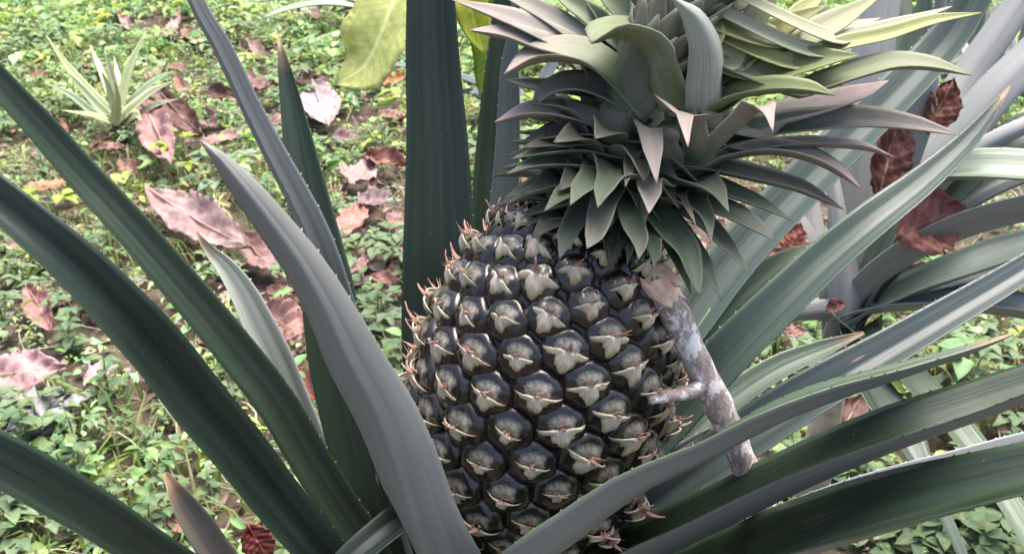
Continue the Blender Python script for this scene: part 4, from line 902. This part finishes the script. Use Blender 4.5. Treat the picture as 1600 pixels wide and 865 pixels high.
# ------------------------------------------------------------------ individual weeds
def mk_leaf(L, Wd, lobes=0, droop=.25, n=7, fold=.18):
    V, uv = [], []
    for i in range(n):
        u = i / (n - 1); wv = max(math.sin(PI * u ** .8) ** .9, .02)
        if lobes: wv *= .45 + .55 * abs(math.cos(u * PI * 2.0))
        for s in (-1, -.5, 0, .5, 1):
            V.append((s * wv * Wd / 2, u * L, -droop * L * u * u + fold * Wd * abs(s) * wv + .03 * L * math.sin(u * 9 + s * 2) * abs(s))); uv.append(((s + 1) / 2, u))
    Fc = [(i*5+j, i*5+j+1, (i+1)*5+j+1, (i+1)*5+j) for i in range(n-1) for j in range(4)]
    n0 = len(V); V += [(x, y, z - .0005) for x, y, z in V]; uv += uv; Fc += [tuple(n0 + q for q in f[::-1]) for f in Fc]
    return V, uv, Fc
def xf(V, az, el, pos):
    R_ = (Matrix.Rotation(az, 3, 'Z') @ Matrix.Rotation(el, 3, 'X')); return [tuple(np.array(R_ @ Vector(v)) + np.array(pos)) for v in V]
def proto(name, kind, label, cat, group, seed):
    r_ = random.Random(seed); t = thing(name, label, cat, (0, 0, 0), group)
    def leaf(L, W_, az, el, pos, col, **k):
        V, uv, Fc = mk_leaf(L, W_, **k); mesh('leaf', xf(V, az, el, pos), Fc, M_WEEDO, t, uv=uv, world=False, color=col)
    if kind == 'pair':
        h = .075; pts = [(0, 0, -.005), (.004, .003, h * .5), (.002, -.002, h)]; V, Fc = tube(pts, [.0014, .0012, .0008], 5); mesh('stem', V, Fc, M_STEM, t, world=False)
        for k in range(4):
            z = h * (.35 + .22 * k); 
            for s in (0, PI): leaf(.034 - .004 * k, .02 - .002 * k, s + k * PI / 2 + r_.uniform(-.3, .3), r_.uniform(0, .5), (.002, 0, z), r_.choice([(.12,.2,.10),(.15,.23,.12),(.17,.24,.10)]))
    elif kind == 'tri':
        h = .06
        for q in range(4):
            az = q * 1.6 + r_.uniform(-.3, .3); tp = (math.cos(az) * .022, math.sin(az) * .022, h * r_.uniform(.6, 1)); V, Fc = tube([(0, 0, -.005), (tp[0] * .4, tp[1] * .4, tp[2] * .6), tp], [.0012, .001, .0008], 5); mesh('stem', V, Fc, M_STEM, t, world=False)
            for k in (-1, 0, 1): leaf(.028, .017, az - PI / 2 + k * 1.05, r_.uniform(-.1, .3), tp, r_.choice([(.15,.24,.12),(.19,.27,.14)]))
    elif kind == 'lobed':
        for q in range(5):
            az = q * 1.26 + r_.uniform(-.3, .3); tp = (math.cos(az) * .03, math.sin(az) * .03, r_.uniform(.04, .075)); V, Fc = tube([(0, 0, -.005), (tp[0] * .4, tp[1] * .4, tp[2] * .7), tp], [.0014, .001, .0008], 5); mesh('stem', V, Fc, M_STEM, t, world=False)
            for k in (-1, 0, 1): leaf(.036 if k == 0 else .027, .02, az - PI / 2 + k * .8, r_.uniform(-.1, .2), tp, r_.choice([(.17,.24,.13),(.14,.22,.12)]), lobes=1)
    elif kind == 'grass':
        for q in range(12):
            az = q * .55 + r_.uniform(-.2, .2); leaf(r_.uniform(.05, .09), .005, az, r_.uniform(.5, 1.2), (0, 0, 0), r_.choice([(.18,.27,.07),(.14,.22,.07)]), droop=.4)
    return t
def copy_tree(o, loc, rz, sc, label=None, group=None, tint=None):
    c = o.copy(); link(c); c.location = loc; c.rotation_euler = (0, 0, rz); c.scale = (sc,) * 3
    if label: c['label'] = label
    if group: c['group'] = group
    elif label and 'group' in c: del c['group']
    for ch in o.children:
        d = ch.copy(); link(d); d.parent = c
        if tint and d.name.startswith('leaf'): d.color = (*[x * y for x, y in zip(tint, (rnd.uniform(.9, 1.1),) * 3)], 1)
    return c
GRP = {'pair': ('low weed with paired oval green leaves on an upright stem', 'weeds with paired leaves in the undergrowth', 'weed_plant', 'weed'),
       'tri': ('low weed with green leaflets in threes on thin stalks', 'weeds with leaflets in threes in the undergrowth', 'weed_plant', 'weed'),
       'lobed': ('low weed with pale green notched three part leaves', 'weeds with notched leaves in the undergrowth', 'weed_plant', 'weed'),
       'grass': ('small tuft of narrow bright green grass blades among the weeds', 'grass tufts among the weeds', 'grass_tuft', 'grass tuft')}
PROT = {k: proto(v[2], k, v[0], v[3], v[1], i + 3) for i, (k, v) in enumerate(GRP.items())}
used = {k: False for k in PROT}
def put(kind, x, y, sc=1.0, label=None, tint=None, where=None):
    p = G(x, y, 0.01); loc = (float(p[0]), float(p[1]), float(gz(p[0], p[1]))); rz = rnd.uniform(0, 6.3)
    if label is None and tint is None and not used[kind]:
        used[kind] = True; o = PROT[kind]; o['label'] = GRP[kind][0].split(' on ')[0] + ' ' + where; o['group'] += ' ' + where; o.location = loc; o.rotation_euler = (0, 0, rz); o.scale = (sc,) * 3; return
    c = copy_tree(PROT[kind], loc, rz, sc, label, None, tint)
    if label is None: c['label'] = GRP[kind][0].split(' on ')[0] + ' ' + where; c['group'] = GRP[kind][1] + ' ' + where
    return c
    return c
spots = []
def zone(x0, x1, y0, y1, n, kinds, s0, s1, where):
    for _ in range(n):
        x, y = rnd.uniform(x0, x1), rnd.uniform(y0, y1)
        g_ = G(x, y)
        if any(math.hypot(g_[0] - c[0], g_[1] - c[1]) < c[2] * 1.1 for c in CLEAR): continue
        put(rnd.choice(kinds), x, y, rnd.uniform(s0, s1), where=where)
zone(-20, 330, 600, 880, 46, ['pair', 'tri', 'lobed', 'pair', 'grass'], .55, 1.05, "in the lower left corner")
zone(-20, 470, 420, 620, 40, ['pair', 'tri', 'lobed', 'grass'], .5, .95, "among the long left blades")
zone(-20, 640, 230, 420, 55, ['pair', 'tri', 'lobed', 'pair'], .55, 1.0, "around the pink dead leaves at left")
zone(540, 640, 400, 640, 22, ['pair', 'tri', 'lobed'], .8, 1.2, "beside the foot of the upright leaf")
zone(1180, 1620, 520, 760, 36, ['pair', 'tri', 'lobed'], .65, 1.15, "between the right hand blades")
zone(1350, 1620, 780, 880, 26, ['pair', 'tri', 'pair'], .65, 1.1, "in the lower right corner")
zone(-20, 640, 60, 230, 40, ['pair', 'tri', 'lobed'], .9, 1.4, "in the bright upper left ground")
zone(740, 860, 60, 330, 18, ['pair', 'tri', 'lobed'], 1, 1.6, "in the gap left of the crown")
put('lobed', 290, 262, 1.2, 'bright yellow green notched weed right of the young pineapple plant', (.30, .36, .07))
put('tri', 82, 335, 1.4, 'yellow green broad leaved sprig by the left edge', (.28, .38, .07))
put('pair', 1268, 545, 1.1, 'fresh green crinkled sprig below the grey plant', (.16, .30, .09))
put('tri', 1490, 470, 1.5, 'light green sprig growing between the right hand blades', (.17, .30, .11))
put('tri', 1525, 625, 1.5, 'pale round leaved weed in the gap above the lower right blade', (.19, .32, .15))
put('lobed', 360, 300, 1.3, 'pale mint weed left of the grey blade tip', (.22, .30, .20))
put('grass', 130, 760, 1.3, 'bright grass tuft near the lower left corner', (.2, .32, .06))
for (x, y) in [(835,120),(850,190),(825,235),(845,300),(810,150)]: c = put('lobed', x, y, 1.5, None, (.32, .46, .06), ''); c['label'] = 'bright yellow green notched weed seen in the gap left of the crown'; c['group'] = 'yellow green weeds left of the crown'
# ------------------------------------------------------------------ plastic scrap
c = G(48, 640, .045); V, n = [], 15
for i in range(n):
    for j in range(n):
        u, v = i / (n - 1) - .5, j / (n - 1) - .5
        V.append(c + np.array([u * .12 + .01 * math.sin(v * 17), v * .09 + .012 * math.sin(u * 19), .004 + .014 * abs(math.sin(u * 13 + v * 6)) * math.cos(v * 8) + rnd.uniform(-.002, .003)]))
Fc = [(i*n+j, (i+1)*n+j, (i+1)*n+j+1, i*n+j+1) for i in range(n-1) for j in range(n-1)]
n0 = len(V); V = V + [p - np.array([0, 0, .0006]) for p in V]; Fc += [tuple(n0 + q for q in f[::-1]) for f in Fc]
o = mesh('plastic_scrap', V, Fc, M_PLAS); tag(o, 'crumpled white plastic scrap on the ground at the left edge', 'litter')
